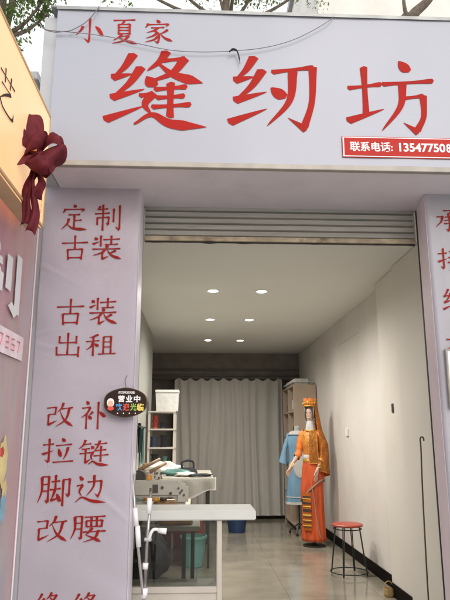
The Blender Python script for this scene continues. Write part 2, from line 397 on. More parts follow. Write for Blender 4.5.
def glyph(ch, tofn, name, material, parent, weight=1.0, plain=False):
    """tofn(s,t,k): s 0..1 to the right, t 0..1 downwards in the character's own box -> world point"""
    polys = stroke_polys(ch, weight, plain)
    xs = [p.x for L, Rr, a, b in polys for p in L+Rr]; ys = [p.y for L, Rr, a, b in polys for p in L+Rr]
    x0, x1, y0, y1 = min(xs), max(xs), min(ys), max(ys)
    bm = bmesh.new()
    for q, (L, Rr, a, b) in enumerate(polys):
        f = lambda p: bm.verts.new(tofn((p.x-x0)/(x1-x0), (p.y-y0)/(y1-y0), q))
        lv = [f(p) for p in L]; rv = [f(p) for p in Rr]
        for i in range(len(lv)-1): bm.faces.new((lv[i], lv[i+1], rv[i+1], rv[i]))
        bm.faces.new((f(a), lv[0], rv[0])); bm.faces.new((lv[-1], f(b), rv[-1]))
    me = bpy.data.meshes.new(name); bm.to_mesh(me); bm.free()
    return link(name, me, M[material], parent)
def text_mesh(txt, tofn, name, material, parent, bold=0.0):
    cu = bpy.data.curves.new(name, 'FONT'); cu.body = txt; cu.size = 1; cu.offset = bold; cu.resolution_u = 4
    o = bpy.data.objects.new(name, cu); COL.objects.link(o)
    dg = bpy.context.evaluated_depsgraph_get(); dg.update()
    me = bpy.data.meshes.new_from_object(o.evaluated_get(dg)); me.name = name
    bpy.data.objects.remove(o)
    xs = [v.co.x for v in me.vertices]; ys = [v.co.y for v in me.vertices]
    x0, x1, y0, y1 = min(xs), max(xs), min(ys), max(ys)
    for v in me.vertices: v.co = tofn((v.co.x-x0)/(x1-x0), 1-(v.co.y-y0)/(y1-y0), 0)
    return link(name, me, M[material], parent)
def quad_fn(p00, p10, p01, p11, nrm, off=.003, dz=.00025, disp=None):
    def f(s, t, k):
        p = (p00*(1-s)+p10*s)*(1-t)+(p01*(1-s)+p11*s)*t
        if disp: p = disp(p)
        return p+nrm*(off+k*dz)
    return f
def on_y(u0, u1, v0, v1, y, off=.003, disp=None, dz=.00025):
    """character box on a wall facing the street; upright in the world"""
    a = PY((u0+u1)/2, v0, y); b = PY((u0+u1)/2, v1, y)
    l = PY(u0, (v0+v1)/2, y); r = PY(u1, (v0+v1)/2, y)
    p = lambda x, z: Vector((x, y, z))
    return quad_fn(p(l.x, a.z), p(r.x, a.z), p(l.x, b.z), p(r.x, b.z), Vector((0,-1,0)), off, dz, disp)

# ------------------------------------------------------------------ ground and far setting
MB().sheet(lambda s, t: Vector((-60+120*s, -40+140*t, -.13)), 4, 4).build('ground', 'pave', kind='structure')
MB().box((-8,-1.2,-.128), (8,3.52,-.012)).build('pavement', 'pave', kind='structure')
YB = 10.95
MB().box((-1.7,3.52,-.125), (1.95,YB+.1,0)).build('floor', 'floor', kind='structure')

# ------------------------------------------------------------------ shop shell
sh = empty('shop_building', (0,3.5,0)); tag(sh, 'narrow white-walled tailor shop room behind the open roller shutter', 'shop')
FY = 3.4; SHY = 3.67; XL, XR = -.68, 1.80; CZ = 2.815
LX, RX = -.36, 1.375
c = MB()
c.box((-1.7,SHY+.047,CZ), (1.95,YB,CZ+.12)); c.build('ceiling', 'ceiling', sh)
def wall_skin(name, x, y0, y1, m, th, z1=CZ):
    a = (x, y0, .001); b = (x+th, y1, z1-.001)
    return MB().box((min(a[0],b[0]),y0,.001), (max(a[0],b[0]),y1,z1-.001)).build(name, m, sh)
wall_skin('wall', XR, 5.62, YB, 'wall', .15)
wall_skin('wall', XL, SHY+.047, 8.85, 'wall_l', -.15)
# stepped pier beside the shutter
pr = MB(); pr.box((1.715,5.02,.001), (XR+.15,5.618,CZ-.002), .006); pr.box((1.685,SHY+.047,.001), (XR+.15,5.018,CZ-.002), .006)
pier = pr.build('pier', 'pier', sh)
MB().box((-1.7,YB,.001), (1.95,YB+.1,CZ-.001)).build('back_wall', 'dark_brown', sh)
MB().box((-1.7,8.852,.001), (-1.6,YB-.002,CZ-.001)).build('wall', 'dark_brown', sh)
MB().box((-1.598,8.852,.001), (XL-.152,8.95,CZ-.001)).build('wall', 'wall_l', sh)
# dark pelmet panelling above the curtain
pm = MB(); pm.box((-1.59,10.72,2.36), (XR-.003,10.94,CZ-.003)); pm.build('pelmet', 'dark_brown', sh)
for z in (2.40, 2.50):
    MB().box((-1.585,10.68,z), (XR-.005,10.718,z+.035)).build('moulding', 'brown_trim', sh)
MB().box((XR-.012,5.63,.001), (XR-.0005,YB-.003,.11)).build('skirting', 'skirting', sh)
MB().box((1.703,5.03,.001), (1.7145,5.61,.11)).build('skirting', 'skirting', sh)
MB().box((1.674,SHY+.13,.001), (1.6845,5.01,.11)).build('skirting', 'skirting', sh)
MB().box((XL+.0005,SHY+.12,.001), (XL+.012,8.83,.11)).build('skirting', 'skirting', sh)
# facade masses either side and roof
fm = MB(); fm.box((-.985,FY+.012,-.11), (LX-.006,SHY+.045,4.0)); fm.box((RX+.0585,FY+.012,-.11), (2.6,SHY+.045,4.0))
fm.box((LX-.0055,SHY+.015,2.84), (RX+.058,SHY+.045,4.0)); fm.box((LX-.0055,FY+.012,2.84), (RX+.058,SHY+.01,4.0))
fm.build('facade', 'cladding', sh)
MB().box((-1.75,SHY+.102,CZ+.125), (2.1,YB+.12,3.25)).build('roof', 'flashing', sh)
MB().box((-1.8,YB+.11,-.11), (2.1,YB+.2,CZ+.12)).build('outer_wall', 'pale_wall', sh)
MB().box((XR+.152,SHY+.102,-.11), (2.1,YB+.105,CZ+.12)).build('outer_wall', 'pale_wall', sh)
MB().box((-1.8,8.9,-.11), (-1.702,YB+.105,CZ+.12)).build('outer_wall', 'pale_wall', sh)
MB().box((XL-.3,SHY+.102,-.11), (XL-.152,8.89,CZ+.12)).build('outer_wall', 'pale_wall', sh)
# reveals (vinyl wrapped) of the doorway
MB().loft([[Vector((RX,FY+.003,z)),Vector((RX+.038,SHY-.03,z)),Vector((RX+.058,SHY-.03,z)),Vector((RX+.058,FY+.003,z))] for z in (-.01,2.806)]).build('reveal', 'reveal', sh)
MB().box((LX-.004,FY+.014,-.01), (LX,SHY-.03,2.828)).build('reveal', 'banner', sh)
# small details on the wall
MB().box((XR-.02,7.28,1.36), (XR-.0005,7.37,1.45), .004).build('wall_switch', 'white', sh)
q = PX(393,407,1.713); MB().box((1.708,q.y-.012,q.z-.05), (1.7145,q.y+.03,q.z+.03)).build('wall_label', 'machine_dark', sh)
# flush access panel line high on the right wall
MB().box((XR-.006,6.6,2.50), (XR-.0005,7.5,2.505)).build('plaster_joint','wall',sh)
# ------------------------------------------------------------------ soffit between sign and shutter
sf = MB().box((-.84,3.112,2.8085), (2.6,SHY+.012,2.822))
sf.build('soffit', 'soffit', sh)

# ------------------------------------------------------------------ shutter
st = empty('roller_shutter', (.5,SHY,2.56)); tag(st, 'partly rolled-up grey metal roller shutter hanging over the doorway', 'shutter')
def shutter_cut():
    m = MB(); pr = []; z = 2.607; H = .0425
    for n_ in range(5):
        for k in range(8):
            t = k/8; pr.append((z+t*H, (-.009-.004*t) if t > .2 else .012))
        z += H
    m.sheet(lambda s, t: Vector((LX+.004+(RX+.032-LX)*s, SHY+.02+pr[int(round(t*(len(pr)-1)))][1]+.002*noise.noise(Vector((s*6,t*3,2))), pr[int(round(t*(len(pr)-1)))][0])), 30, len(pr)-1)
    return m.solid(.002)
shutter_cut().build('slat_curtain', 'shutter', st)
b = MB(); b.box((LX+.004,SHY-.004,2.585), (RX+.03,SHY+.03,2.606), .003); b.box((LX+.004,SHY-.018,2.572), (RX+.03,SHY+.036,2.584), .002)
b.build('bottom_bar', 'shutter_bar', st)
rs_ = []
for k in range(61):
    x = LX+.01+(RX+.015-LX)*k/60; dz = .003+.005*max(0,noise.noise(Vector((x*9,1,0))))*2
    rs_.append([Vector((x,SHY+.001,2.5715-dz)), Vector((x,SHY+.02,2.5715-dz)), Vector((x,SHY+.02,2.5717)), Vector((x,SHY+.001,2.5717))])
MB().loft(rs_).build('rubber_strip', 'black', st)
for nm, x0, x1 in (('guide_rail', RX+.0385, RX+.047), ('guide_rail', LX-.0055, LX-.001)):
    MB().box((x0,SHY-.022,0), (x1,SHY-.004,2.8)).build(nm, 'black', st)

# ------------------------------------------------------------------ shop sign
SY = 3.08
sg = empty('shop_sign', (.3,SY+.1,2.8)); tag(sg, 'wide pale fascia sign with large red brush characters above the doorway', 'sign')
SX0, SX1, SZ0, SZ1 = -.842, 2.6, 2.835, 3.79
def sdisp(p): return Vector((p.x, p.y-.0035*noise.noise(Vector((p.x*1.4,0,p.z*1.8)))-.0018*noise.noise(Vector((p.x*5,3,p.z*1.2))), p.z))
MB().sheet(lambda s, t: sdisp(Vector((SX0+(SX1-SX0)*s, SY, SZ0+(SZ1-SZ0)*t))), 90, 30).build('panel', 'sign', sg, smooth=True)
MB().box((SX0+.002,SY+.008,SZ0+.002), (SX1,FY-.002,SZ1-.002)).build('sign_box', 'cladding', sg)
MB().box((SX0-.002,SY-.004,2.804), (SX1,SY+.03,2.8345), .002).build('bottom_trim', 'sign_trim', sg)
t_ = MB(); t_.box((SX0-.04,SY-.008,3.795), (SX1,FY+.3,3.808), .002); t_.box((SX0-.005,SY-.010,3.783), (SX1,SY-.0083,3.80)); t_.build('top_flashing', 'flashing', sg)
MB().box((SX0-.085,SY+.05,2.81), (SX0-.003,FY+.25,3.77), .004).build('side_panel', 'cladding', sg)
for ch, bx in (('小',(76,104,18,43)), ('夏',(112,138,19,44)), ('家',(145,173,20,44))):
    glyph(ch, on_y(*bx, SY, .0028, sdisp, .00008), 'character', 'red_big', sg, .88)
for ch, bx in (('缝',(104,207,51,130)), ('纫',(227,318,57,132)), ('坊',(345,434,61,135))):
    glyph(ch, on_y(*bx, SY, .0028, sdisp, .00008), 'character', 'red_big', sg, .97)
# phone plate
l = PY(344,147.5,SY); zt = PY(400,139.5,SY).z; zb = PY(400,157,SY).z
MB().box((l.x-.012,SY-.0065,zb-.010), (l.x+.95,SY-.0045,zt+.010)).build('plate_border', 'red_plate', sg)
MB().box((l.x-.008,SY-.0085,zb-.006), (l.x+.946,SY-.0067,zt+.006)).build('plate_gap', 'white_ink', sg)
MB().box((l.x,SY-.0105,zb), (l.x+.94,SY-.0087,zt)).build('phone_plate', 'red_plate', sg)
def tb(x0, x1, z1, z0, off): 
    p = lambda x, z: Vector((x, SY, z))
    return quad_fn(p(x0,z1), p(x1,z1), p(x0,z0), p(x1,z0), Vector((0,-1,0)), off)
h = zt-zb; lx = PY(349.5,148,SY).x; x2 = PY(392,148,SY).x; x3 = PY(398.5,148,SY).x; x4 = PY(447,148,SY).x
text_mesh('联系电话:', tb(lx, x2, zt-h*.22, zb+h*.22, .0115), 'writing', 'white_ink', sg, .022)
text_mesh('13547750', tb(x3, x4-.015, zt-h*.25, zb+h*.25, .0115), 'writing', 'white_ink', sg, .03)
text_mesh('8', tb(x4-.009, x4+.017, zt-h*.25, zb+h*.25, .0115), 'writing', 'white_ink', sg, .03)

# wires over the sign
def wire(pix, label, rad=.0022, y=SY-.022, m='wire', name='wire'):
    pts = [PY(u, v, y+dy) for u, v, dy in pix]
    o = MB().tube(catmull(pts, 8), rad, 6).build(name, m, smooth=True)
    return tag(o, label, 'wire')
wire([(40,24,.05),(44,29,0),(54,32,0),(64,31.5,0),(72,30,0),(86,22,0),(97,10,.0),(99,6,.02)], 'short slack wire looping up over the top-left corner of the sign', .003)
wire([(42,27,.05),(48,30,.003),(62,31.5,.003),(80,33,0),(110,37,0),(140,44,0),(170,50,0),(200,52,0),(230,51,0),(262,48,0),(290,41,0),(312,31,0),(330,20,0),(334,15,.02)], 'long thin wire sagging across the face of the sign', .0022)
o = MB().tube(catmull([PY(229,52,SY-.03),PY(233,49,SY-.035),PY(237,51,SY-.03),PY(239,57,SY-.028),PY(240,64,SY-.026)],6),[.004]*4+[.0055]*8+[.004]*9+[.002]*4,6).build('cable_tie','black',smooth=True)
tag(o,'black cable tie hooked on the long wire above the middle character','cable tie')

# ------------------------------------------------------------------ left and right banners
def ldisp(p):
    w = .006*noise.noise(Vector((p.x*4,1,p.z*1.5)))+.0035*noise.noise(Vector((p.x*3+p.z*5,5,p.z*2.5)))
    w += .0045*max(0,noise.noise(Vector((p.x*2.2+p.z*3.1,7,p.z*.9-p.x*2))))**2*4
    for (z0,x0,sl,am,wd) in ((2.62,-.42,.9,.004,.018),(2.5,-.38,1.3,.0035,.014),(2.3,-.88,-.5,.003,.015),(1.32,-.86,.6,.003,.016),(.98,-.45,-.8,.003,.018),(2.74,-.7,.15,.003,.012),(1.62,-.4,.5,.0025,.012)):
        d_ = (p.z-z0)-sl*(p.x-x0); w += am*math.exp(-(d_/wd)**2)*math.exp(-((p.x-x0)/.14)**2)
    w += .004*math.exp(-((p.z-1.92-.25*(p.x+.9))/.012)**2)*max(0,1-(p.x+.92)/.25) if p.x < -.6 else 0
    w += .003*math.exp(-((p.z-1.86+.3*(p.x+.9))/.01)**2)*max(0,1-(p.x+.92)/.3) if p.x < -.6 else 0
    return Vector((p.x, p.y-max(w,-.008)-.002, p.z))
bn = empty('banner', (-.63,FY,0)); tag(bn, 'tall pale lilac banner with two columns of red characters left of the doorway', 'banner')
MB().sheet(lambda s, t: ldisp(Vector((-.925+(LX+.925)*s, FY, .02+2.795*t))), 70, 260).solid(.002).build('cloth', 'banner', bn, smooth=True)
LB = [('定',(62,88,205,231)),('制',(95,121,205,231)),('古',(62,88,236,260)),('装',(92,122,236,260)),
      ('古',(57,84,299,325)),('装',(89,118,298,325)),('出',(56,80,333,357)),('租',(86,116,334,356)),
      ('改',(47,74,403,427)),('补',(81,106,401,429)),('拉',(42,74,438,463)),('链',(79,110,440,466)),
      ('脚',(38,71,475,506)),('边',(76,107,475,503)),('改',(37,68,516,542)),('腰',(71,106,515,542)),
      ('缝',(34,63,592,620)),('缝',(71,101,592,620))]
for ch, bx in LB: glyph(ch, on_y(*bx, FY, .0042, ldisp, .0001), 'character', 'red', bn, .92)
for a in range(3):
    tg_ = 0
bn2 = empty('banner', (1.8,FY,0)); tag(bn2, 'pale banner with a column of red characters right of the doorway', 'banner')
def rdisp(p): return Vector((p.x, p.y-.002-.007*noise.noise(Vector((p.x*4,9,p.z*1.5))), p.z))
MB().sheet(lambda s, t: rdisp(Vector((RX+.002+1.1*s, FY, .02+2.79*t))), 40, 120).solid(.002).build('cloth', 'banner_r', bn2, smooth=True)
for ch, bx in (('承',(435,462,210,232)), ('接',(437.5,464,247,271)), ('缝',(442,468,288,312)), ('衣',(446,471,333,357))):
    glyph(ch, on_y(*bx, FY, .0042, rdisp, .0001), 'character', 'red', bn2, .92)
# acrylic holder on the right banner
p0 = PY(443.5,350,FY); p1 = PY(446.5,408,FY)
pl = empty('sign_holder', (p0.x+.1,FY-.02,p1.z)); tag(pl, 'blank white framed holder fixed to the right banner below its characters', 'sign holder')
MB().box((p0.x+.004,FY-.022,p1.z), (p0.x+.30,FY-.014,p0.z), .003).build('board', 'white_plastic', pl)
f = MB(); 
f.box((p0.x,FY-.03,p1.z-.004), (p0.x+.012,FY-.008,p0.z+.004), .003); f.box((p0.x+.292,FY-.03,p1.z-.004), (p0.x+.304,FY-.008,p0.z+.004), .003)
f.box((p0.x+.0125,FY-.03,p0.z-.006), (p0.x+.2915,FY-.0085,p0.z+.004), .003); f.box((p0.x+.0125,FY-.03,p1.z-.004), (p0.x+.2915,FY-.0085,p1.z+.006), .003)
f.build('frame', 'sign_trim', pl)

# ------------------------------------------------------------------ neighbour on the left: poster wall + lightbox
nb = empty('neighbouring_shop', (-1.6,2.4,0)); tag(nb, 'neighbouring shopfront jutting forward at the left edge behind the pink poster', 'building')
MB().box((-3.4,2.2,-.011), (-.985,3.395,2.66)).build('wall', 'pale_wall', nb)
MB().box((-3.45,2.15,2.662), (-.99,3.39,2.74)).build('roof', 'flashing', nb)
PXX = -.945
def pdisp(p): return Vector((p.x+.006*noise.noise(Vector((0,p.y*3,p.z*1.2)))+.004*noise.noise(Vector((3,p.y*7,p.z*2))), p.y, p.z))
ps = empty('poster', (-.95,2.6,0)); tag(ps, 'pink printed vinyl poster on the side wall at the left edge, under the lit box', 'poster')
MB().sheet(lambda s, t: pdisp(Vector((PXX, 2.22+(3.355-2.22)*s, .03+2.6*t))), 60, 90).solid(.002).build('vinyl', 'pink', ps, smooth=True)
MB().tube([Vector((PXX+.004, 3.36, .03)), Vector((PXX+.002, 3.364, 1.3)), Vector((PXX+.003, 3.36, 2.62))], .006, 6).build('hem', 'reveal', ps)
def on_x(u0, v0, u1, v1, x, y0=None, off=.006):
    """box on the poster: far edge at (u1), near edge at u0 or y0, upright"""
    a = PX(u1, v0, x); b = PX(u1, v1, x); yn = y0 if y0 else PX(u0, v0, x).y
    p = lambda y, z: Vector((x, y, z))
    return quad_fn(p(yn,a.z), p(a.y,a.z), p(yn,b.z), p(a.y,b.z), Vector((1,0,0)), off)
glyph('制', on_x(0,258,21,324,PXX,2.42,.009), 'character', 'white_ink', ps, 1.6, True)
q = on_x(0,338,22,362,PXX,2.3,.009)
MB().sheet(lambda s, t: q(s,t,0), 8, 2).build('printed_band', 'print_pale', ps)
band = ps.children[-1] if False else [o for o in COL.objects if o.name.startswith('printed_band')][0]
for k in range(9):
    s0 = .07+k*.1; pts = [(0,.28),(.055,.28),(.055,.5),(0,.5),(0,.72),(.055,.72)]
    if k % 3 == 1: pts = [(.055,.28),(0,.28),(0,.72),(.055,.72),(.055,.5),(0,.5)]
    if k % 3 == 2: pts = [(0,.28),(.055,.28),(.02,.72)]
    pp_ = [q(s0+a,b_,3)+Vector((.0015,0,0)) for a,b_ in pts]
    MB().tube(pp_, .003, 5).build('printed_mark', 'print_rose', band)
# printed picture fragments low on the poster (plain colour shapes)
for (u,v,r,mn,sc) in ((1,462,.06,'print_yellow',1.9),(0,452,.03,'ink_red',.8),(2,490,.035,'print_yellow2',1.3),(0,508,.04,'print_blue',1.6)):
    cpt = PX(u, v, PXX); k = {'print_yellow':0,'ink_red':1,'print_yellow2':2,'print_blue':3}[mn]; mn = mn.replace('2','')
    MB().loft([[Vector((PXX+.0085+.001*k+e, cpt.y+r*math.cos(a*math.pi/12)*(1+.2*math.sin(a*.9)), cpt.z+r*sc*math.sin(a*math.pi/12)*(1+.15*math.cos(a*1.3)))) for a in range(24)] for e in (0,.0006)]).build('printed_shape', mn, ps)

lb = empty('light_box_sign', (-.86,2.2,2.41)); tag(lb, 'glowing warm yellow box sign of the neighbouring shop at upper left', 'sign')
BXF, BXB, BY1, BY0 = -.815, -.90, 2.985, 1.85
bz0, bz1 = 2.405, 3.04
MB().box((BXF-.004,BY0+.012,bz0+.012), (BXF,BY1-.012,bz1-.012)).build('lit_face', 'lightbox', lb)
e = MB(); e.box((BXB,BY0,bz0), (BXF-.005,BY1,bz1), .003)
e.build('case', 'lightbox', lb)
f = MB()
f.box((BXF-.0045,BY0,bz0-.001), (BXF+.004,BY1-.0005,bz0+.0115)); f.box((BXF-.0045,BY0,bz1-.0115), (BXF+.004,BY1-.0005,bz1+.001)); f.box((BXF-.0045,BY1-.0115,bz0+.012), (BXF+.004,BY1+.001,bz1-.012))
f.box((BXB-.003,BY0,bz0-.004), (BXF-.01,BY1-.005,bz0-.0015))
f.build('edge_frame', 'box_edge', lb)
a = PX(4.5,76,BXF); b = PX(17,76,BXF); z0 = PX(11,74,BXF).z; z1 = PX(11,121,BXF).z
p = lambda y, z: Vector((BXF, y, z))
ya, yb = PX(0,90,BXF).y-.02, PX(15,90,BXF).y
z0, z1 = PX(8,73,BXF).z, PX(8,119,BXF).z
glyph('艺', quad_fn(p(ya,z0), p(yb,z0), p(ya,z1), p(yb,z1), Vector((1,0,0)), .003), 'character', 'ink_black', lb, .85)
for col_, y in enumerate((2.74, 2.92)):
    for k in range(8):
        z = bz0+.06+k*.03
        MB().tube([Vector((BXF+.001,y,z+.018)),Vector((BXF+.001,y+.012,z+.018)),Vector((BXF+.001,y+.003,z)),Vector((BXF+.001,y+.014,z+.004))],.0012,4).build('small_print','paper_orange',lb)
# bow
bw = empty('ribbon_bow', (-.79,2.7,2.72)); tag(bw, 'large burgundy ribbon bow with hanging tails on the lit box sign', 'bow')
BC = PX(37,156,-.765)
def petal(dirv, wid, L, fat, wdir, seed, nm='loop'):
    dirv = Vector(dirv).normalized(); side = Vector(fat[:3]).normalized()*fat[3]; wd = Vector(wdir).normalized()
    def f(s, t):
        a = 2*math.pi*s*.5
        r = math.sin(math.pi*s)
        c = BC+dirv*L*.88*r+side*math.sin(2*math.pi*s)*.5
        w = wid*(.22+.78*r**.8)
        c += wd*(t-.5)*w
        c += side.normalized()*.012*noise.noise(Vector((s*4+seed,t*3,seed)))*2*r
        c += dirv*.02*r*math.cos((t-.5)*math.pi)*(1 if seed % 2 else -.4)
        return c
    return MB().sheet(f, 26, 7).solid(.0015).build(nm, 'bow', bw, smooth=True)
petal((-.55,.10,1), .13, .27, (1,-.6,.25,.13), (.8,.45,.35), 1)
petal((-.75,-.35,.35), .11, .18, (.5,-.8,.6,.11), (.3,.4,.9), 2)
petal((.9,-.12,.42), .10, .135, (0,-.7,.6,.10), (-.35,.4,.85), 3)
petal((.8,-.25,-.38), .14, .145, (.2,-.8,.4,.11), (.45,.35,.85), 4)
petal((.25,-.5,-.6), .11, .14, (.9,-.4,.3,.09), (.6,.5,-.3), 5)
petal((-.35,-.5,-.35), .12, .13, (.6,-.7,-.5,.10), (.4,.5,.7), 6)
petal((.1,-.9,.35), .10, .10, (.9,0,.5,.09), (.3,0,.9), 7)
def tail(dx, dy, L, w0, w1, seed):
    def f(s, t):
        c = BC+Vector((dx*s+.012*math.sin(s*7+seed), dy*s+.012*math.sin(s*9+seed), -.02-L*s))
        w = w0+(w1-w0)*s
        c += Vector((.85,.45,0))*((t-.5)*w)
        if s > .98: c.z += .03*abs(t-.5)*2*(-1)+.03
        c += Vector((0,-1,0))*.014*math.sin(t*5+s*4+seed)
        return c
    MB().sheet(f, 0+1*1, 1) if False else MB().sheet(lambda a, b: f(b, a), 6, 24).solid(.0015).build('tail', 'bow', bw, smooth=True)
tail(-.035, -.02, .34, .03, .055, 1); tail(.005, -.03, .38, .03, .045, 2.5); tail(.03, .0, .20, .025, .045, 4)
MB().blob(BC+Vector((0,-.03,0)), .03, 2, .2, 3, (1,.8,1.1)).build('knot', 'bow', bw, smooth=True)
MB().box(BC+Vector((-.025,-.075,-.012)), BC+Vector((.018,-.071,.022)), .001).build('tag', 'paper_orange', bw)

# ------------------------------------------------------------------ open/closed plaque
pc = PY(125.5,402.5,FY-.05)
pq = empty('plaque', (pc.x,FY-.05,pc.z)); tag(pq, 'small dark brown oval plaque with coloured characters at the left door edge', 'plaque')
hw = (PY(147.5,402,FY-.05).x-PY(104,402,FY-.05).x)/2; hh = (PY(125,388,FY-.05).z-PY(125,418,FY-.05).z)/2
def oval(k, y0, y1, n=64):
    rs = []
    for y in (y0, y1):
        r = []
        for i in range(n):
            a = 2*math.pi*i/n
            bump = .10*math.exp(-((abs(math.cos(a)))/.42)**2)
            rad = 1/( (abs(math.cos(a))**2.5+abs(math.sin(a))**2.5)**(1/2.5) )
            r.append(Vector((pc.x+hw*k*rad*math.cos(a), y, pc.z+hh*k*math.sin(a)*rad*(.90+bump))))
        rs.append(r)
    return rs
MB().loft(oval(1, FY-.052, FY-.045)).build('board', 'plaque_edge', pq)
MB().loft(oval(.955, FY-.0545, FY-.0522)).build('face_panel', 'plaque', pq)
def pq_fn(a0, a1, b0, b1):
    p = lambda a, b: Vector((pc.x+hw*a, FY-.0548, pc.z+hh*b))
    return quad_fn(p(a0,b0), p(a1,b0), p(a0,b1), p(a1,b1), Vector((0,-1,0)), .0008)
for k, ch in enumerate('营业中'):
    text_mesh(ch, pq_fn(-.34+.36*k, -.04+.36*k, .47, .02), 'character', 'white_ink', pq, .03)
for k, (ch, mm) in enumerate(zip('欢迎光临', ('ink_blue','ink_red','ink_green','ink_yellow'))):
    text_mesh(ch, pq_fn(-.44+.33*k, -.14+.33*k, -.06, -.55), 'character', mm, pq, .035)
text_mesh('·热烈欢迎光临·', pq_fn(-.36, .44, .76, .58), 'writing', 'white_ink', pq, .02)
def disc(m, a, b, ra, rb, mm, off, nm):
    MB().loft([[Vector((pc.x+hw*a+hw*ra*math.cos(t*math.pi/10), FY-.0548-off+e, pc.z+hh*b+hh*rb*math.sin(t*math.pi/10))) for t in range(20)] for e in (0,.0006)]).build(nm, mm, pq)
disc(0,-.68,-.02,.17,.30,'white_ink',.0012,'printed_shape'); disc(0,-.68,-.10,.13,.22,'skin_print',.0024,'printed_shape')
disc(0,-.66,-.40,.15,.14,'ink_red',.0036,'printed_shape')
for k in range(4): disc(0,-.34+k*.27,-.72,.025,.05,'white_ink',.0012,'printed_dot')
MB().tube([Vector((pc.x,FY-.05,pc.z+hh)), Vector((pc.x-.01,FY-.03,pc.z+hh+.05)), Vector((pc.x,FY-.012,pc.z+hh+.07))], .0015, 5).build('cord', 'black', pq)

# ------------------------------------------------------------------ white crank rods by the left edge
rd = empty('crank_rod', (PY(143,600,3.5).x,3.5,0)); tag(rd, 'folded awning crank rod with white handle leaning by the left door edge', 'crank rod')
def pt(u, v, y=3.52): return PY(u, v, y)
lowp = PY(147,680,3.52)
MB().tube([pt(130.5,452), pt(137,535), pt(143.5,600), lowp], .0085, 10).build('tube', 'chrome', rd, smooth=True)
MB().tube([pt(151,492,3.53), pt(147,545,3.53), pt(144.5,594,3.525)], .0085, 10).build('tube', 'chrome', rd, smooth=True)
for a, b_, r in (((129.5,443),(133.5,474),.016),((135,508),(136.5,526),.0135),((137.5,526),(138.8,547),.014)):
    MB().tube([pt(*a,3.518), pt(*b_,3.518)], r, 10).build('grip', 'white_plastic', rd, smooth=True)
for a, b_, r in (((149.8,498),(148.8,514),.014),((145.6,563),(145.2,569),.016),((145,588),(143.6,598),.018),((148,538),(147.8,541),.02)):
    MB().tube([pt(*a,3.528), pt(*b_,3.528)], r, 10).build('collar', 'white_plastic', rd, smooth=True)
MB().tube([pt(150.6,488,3.53), pt(150.2,496,3.53)], .006, 8).build('tip', 'bronze', rd)
hd = [pt(146,539.5,3.50), pt(149,539,3.47), pt(151,533,3.46), pt(154,529.5,3.46), pt(160,530,3.46)]
MB().tube(catmull(hd,5), .0085, 8).build('crank_arm', 'white_plastic', rd, smooth=True)
MB().tube([pt(158,530.3,3.46), pt(166.5,531.4,3.46)], [.013,.017], 12).build('handle', 'white_plastic', rd, smooth=True)

# ------------------------------------------------------------------ glazed counter
CY = 3.86
ct = empty('counter', (-.2,CY+.15,0)); tag(ct, 'pale green topped glazed counter standing across the left of the doorway', 'counter')
xr = PY(256,515,CY).x; zt_ = PY(200,510.5,CY).z
MB().box((XL+.02,CY,zt_-.058), (xr,CY+.35,zt_), .006).build('counter_top', 'counter', ct)
px0, px1 = PY(217,550,CY).x, PY(222,550,CY).x
zb_ = PY(180,587,CY+.02).z
def post(x0, x1, y0, y1): MB().box((x0,y0,.02), (x1,y1,zt_-.0585), .003).build('post', 'counter_frame', ct)
post(px0, px1, CY+.02, CY+.05); post(px0, px1, CY+.29, CY+.32); post(XL+.03, XL+.06, CY+.02, CY+.05); post(XL+.03, XL+.06, CY+.29, CY+.32)
MB().box((XL+.061,CY+.03,.03), (px0-.001,CY+.044,zb_-.036)).build('lower_panel', 'counter_frame', ct)
MB().box((XL+.061,CY+.018,zb_-.035), (px0-.001,CY+.052,zb_), .003).build('rail', 'counter_frame', ct)
MB().box((XL+.062,CY+.034,zb_+.001), (px0-.002,CY+.038,zt_-.06)).build('glass_pane', 'glass', ct)
MB().box((XL+.061,CY+.052,zb_-.028), (px0-.001,CY+.289,zb_-.012)).build('shelf', 'counter_frame', ct)

# ------------------------------------------------------------------ sewing machines
def sewing_machine(loc, rz, label, big=True):
    r = empty('sewing_machine', loc, rz); tag(r, label, 'sewing machine', 'sewing machines on their tables')
    L = dict(local=True)
    MB().box((-.27,-.085,0), (.27,.085,.035), .006).build('bed', 'machine', r, **L)
    a = MB(); a.box((-.25,-.045,.036), (-.14,.05,.17), .012); a.box((-.25,-.05,.171), (.20,.05,.285), .018)
    a.box((.14,-.045,.12), (.235,.045,.262), .02); am = a.build('arm', 'machine', r, **L)
    MB().tube([(.185,0,.12),(.185,0,.05)], .006, 8).build('needle_bar', 'chrome', am, **L)
    MB().box((.165,-.012,.037), (.21,.012,.045), .002).build('presser_foot', 'chrome', r, **L)
    MB().tube([(-.27,0,.23),(-.305,0,.23)], .055, 20).build('hand_wheel', 'machine_dark', r, **L)
    for k, (x, z) in enumerate(((.05,.24),(.11,.2),(.165,.235),(.19,.22),(.178,.205),(.205,.19))):
        MB().tube([(x,-.05,z),(x,-.062,z)], .007 if k > 1 else .010, 10).build('knob', 'machine_dark', am, **L)
    MB().tube(catmull([(-.05,.03,.33),(.02,0,.31),(.12,-.03,.30),(.19,-.052,.25),(.186,-.02,.12)],5), .0012, 4).build('thread', 'cloth_white', am, **L)
    MB().tube([(-.05,.03,.286),(-.05,.03,.36)], .003, 6).build('thread_pin', 'chrome', am, **L)
    MB().tube([(-.05,.03,.288),(-.05,.03,.325)], [.024,.016], 12).build('thread_spool', 'thread_gold', r, **L)
    MB().box((-.02,-.0505,.20), (.02,-.0485,.26), .0005).build('dial', 'machine_dark', am, **L)
    return r
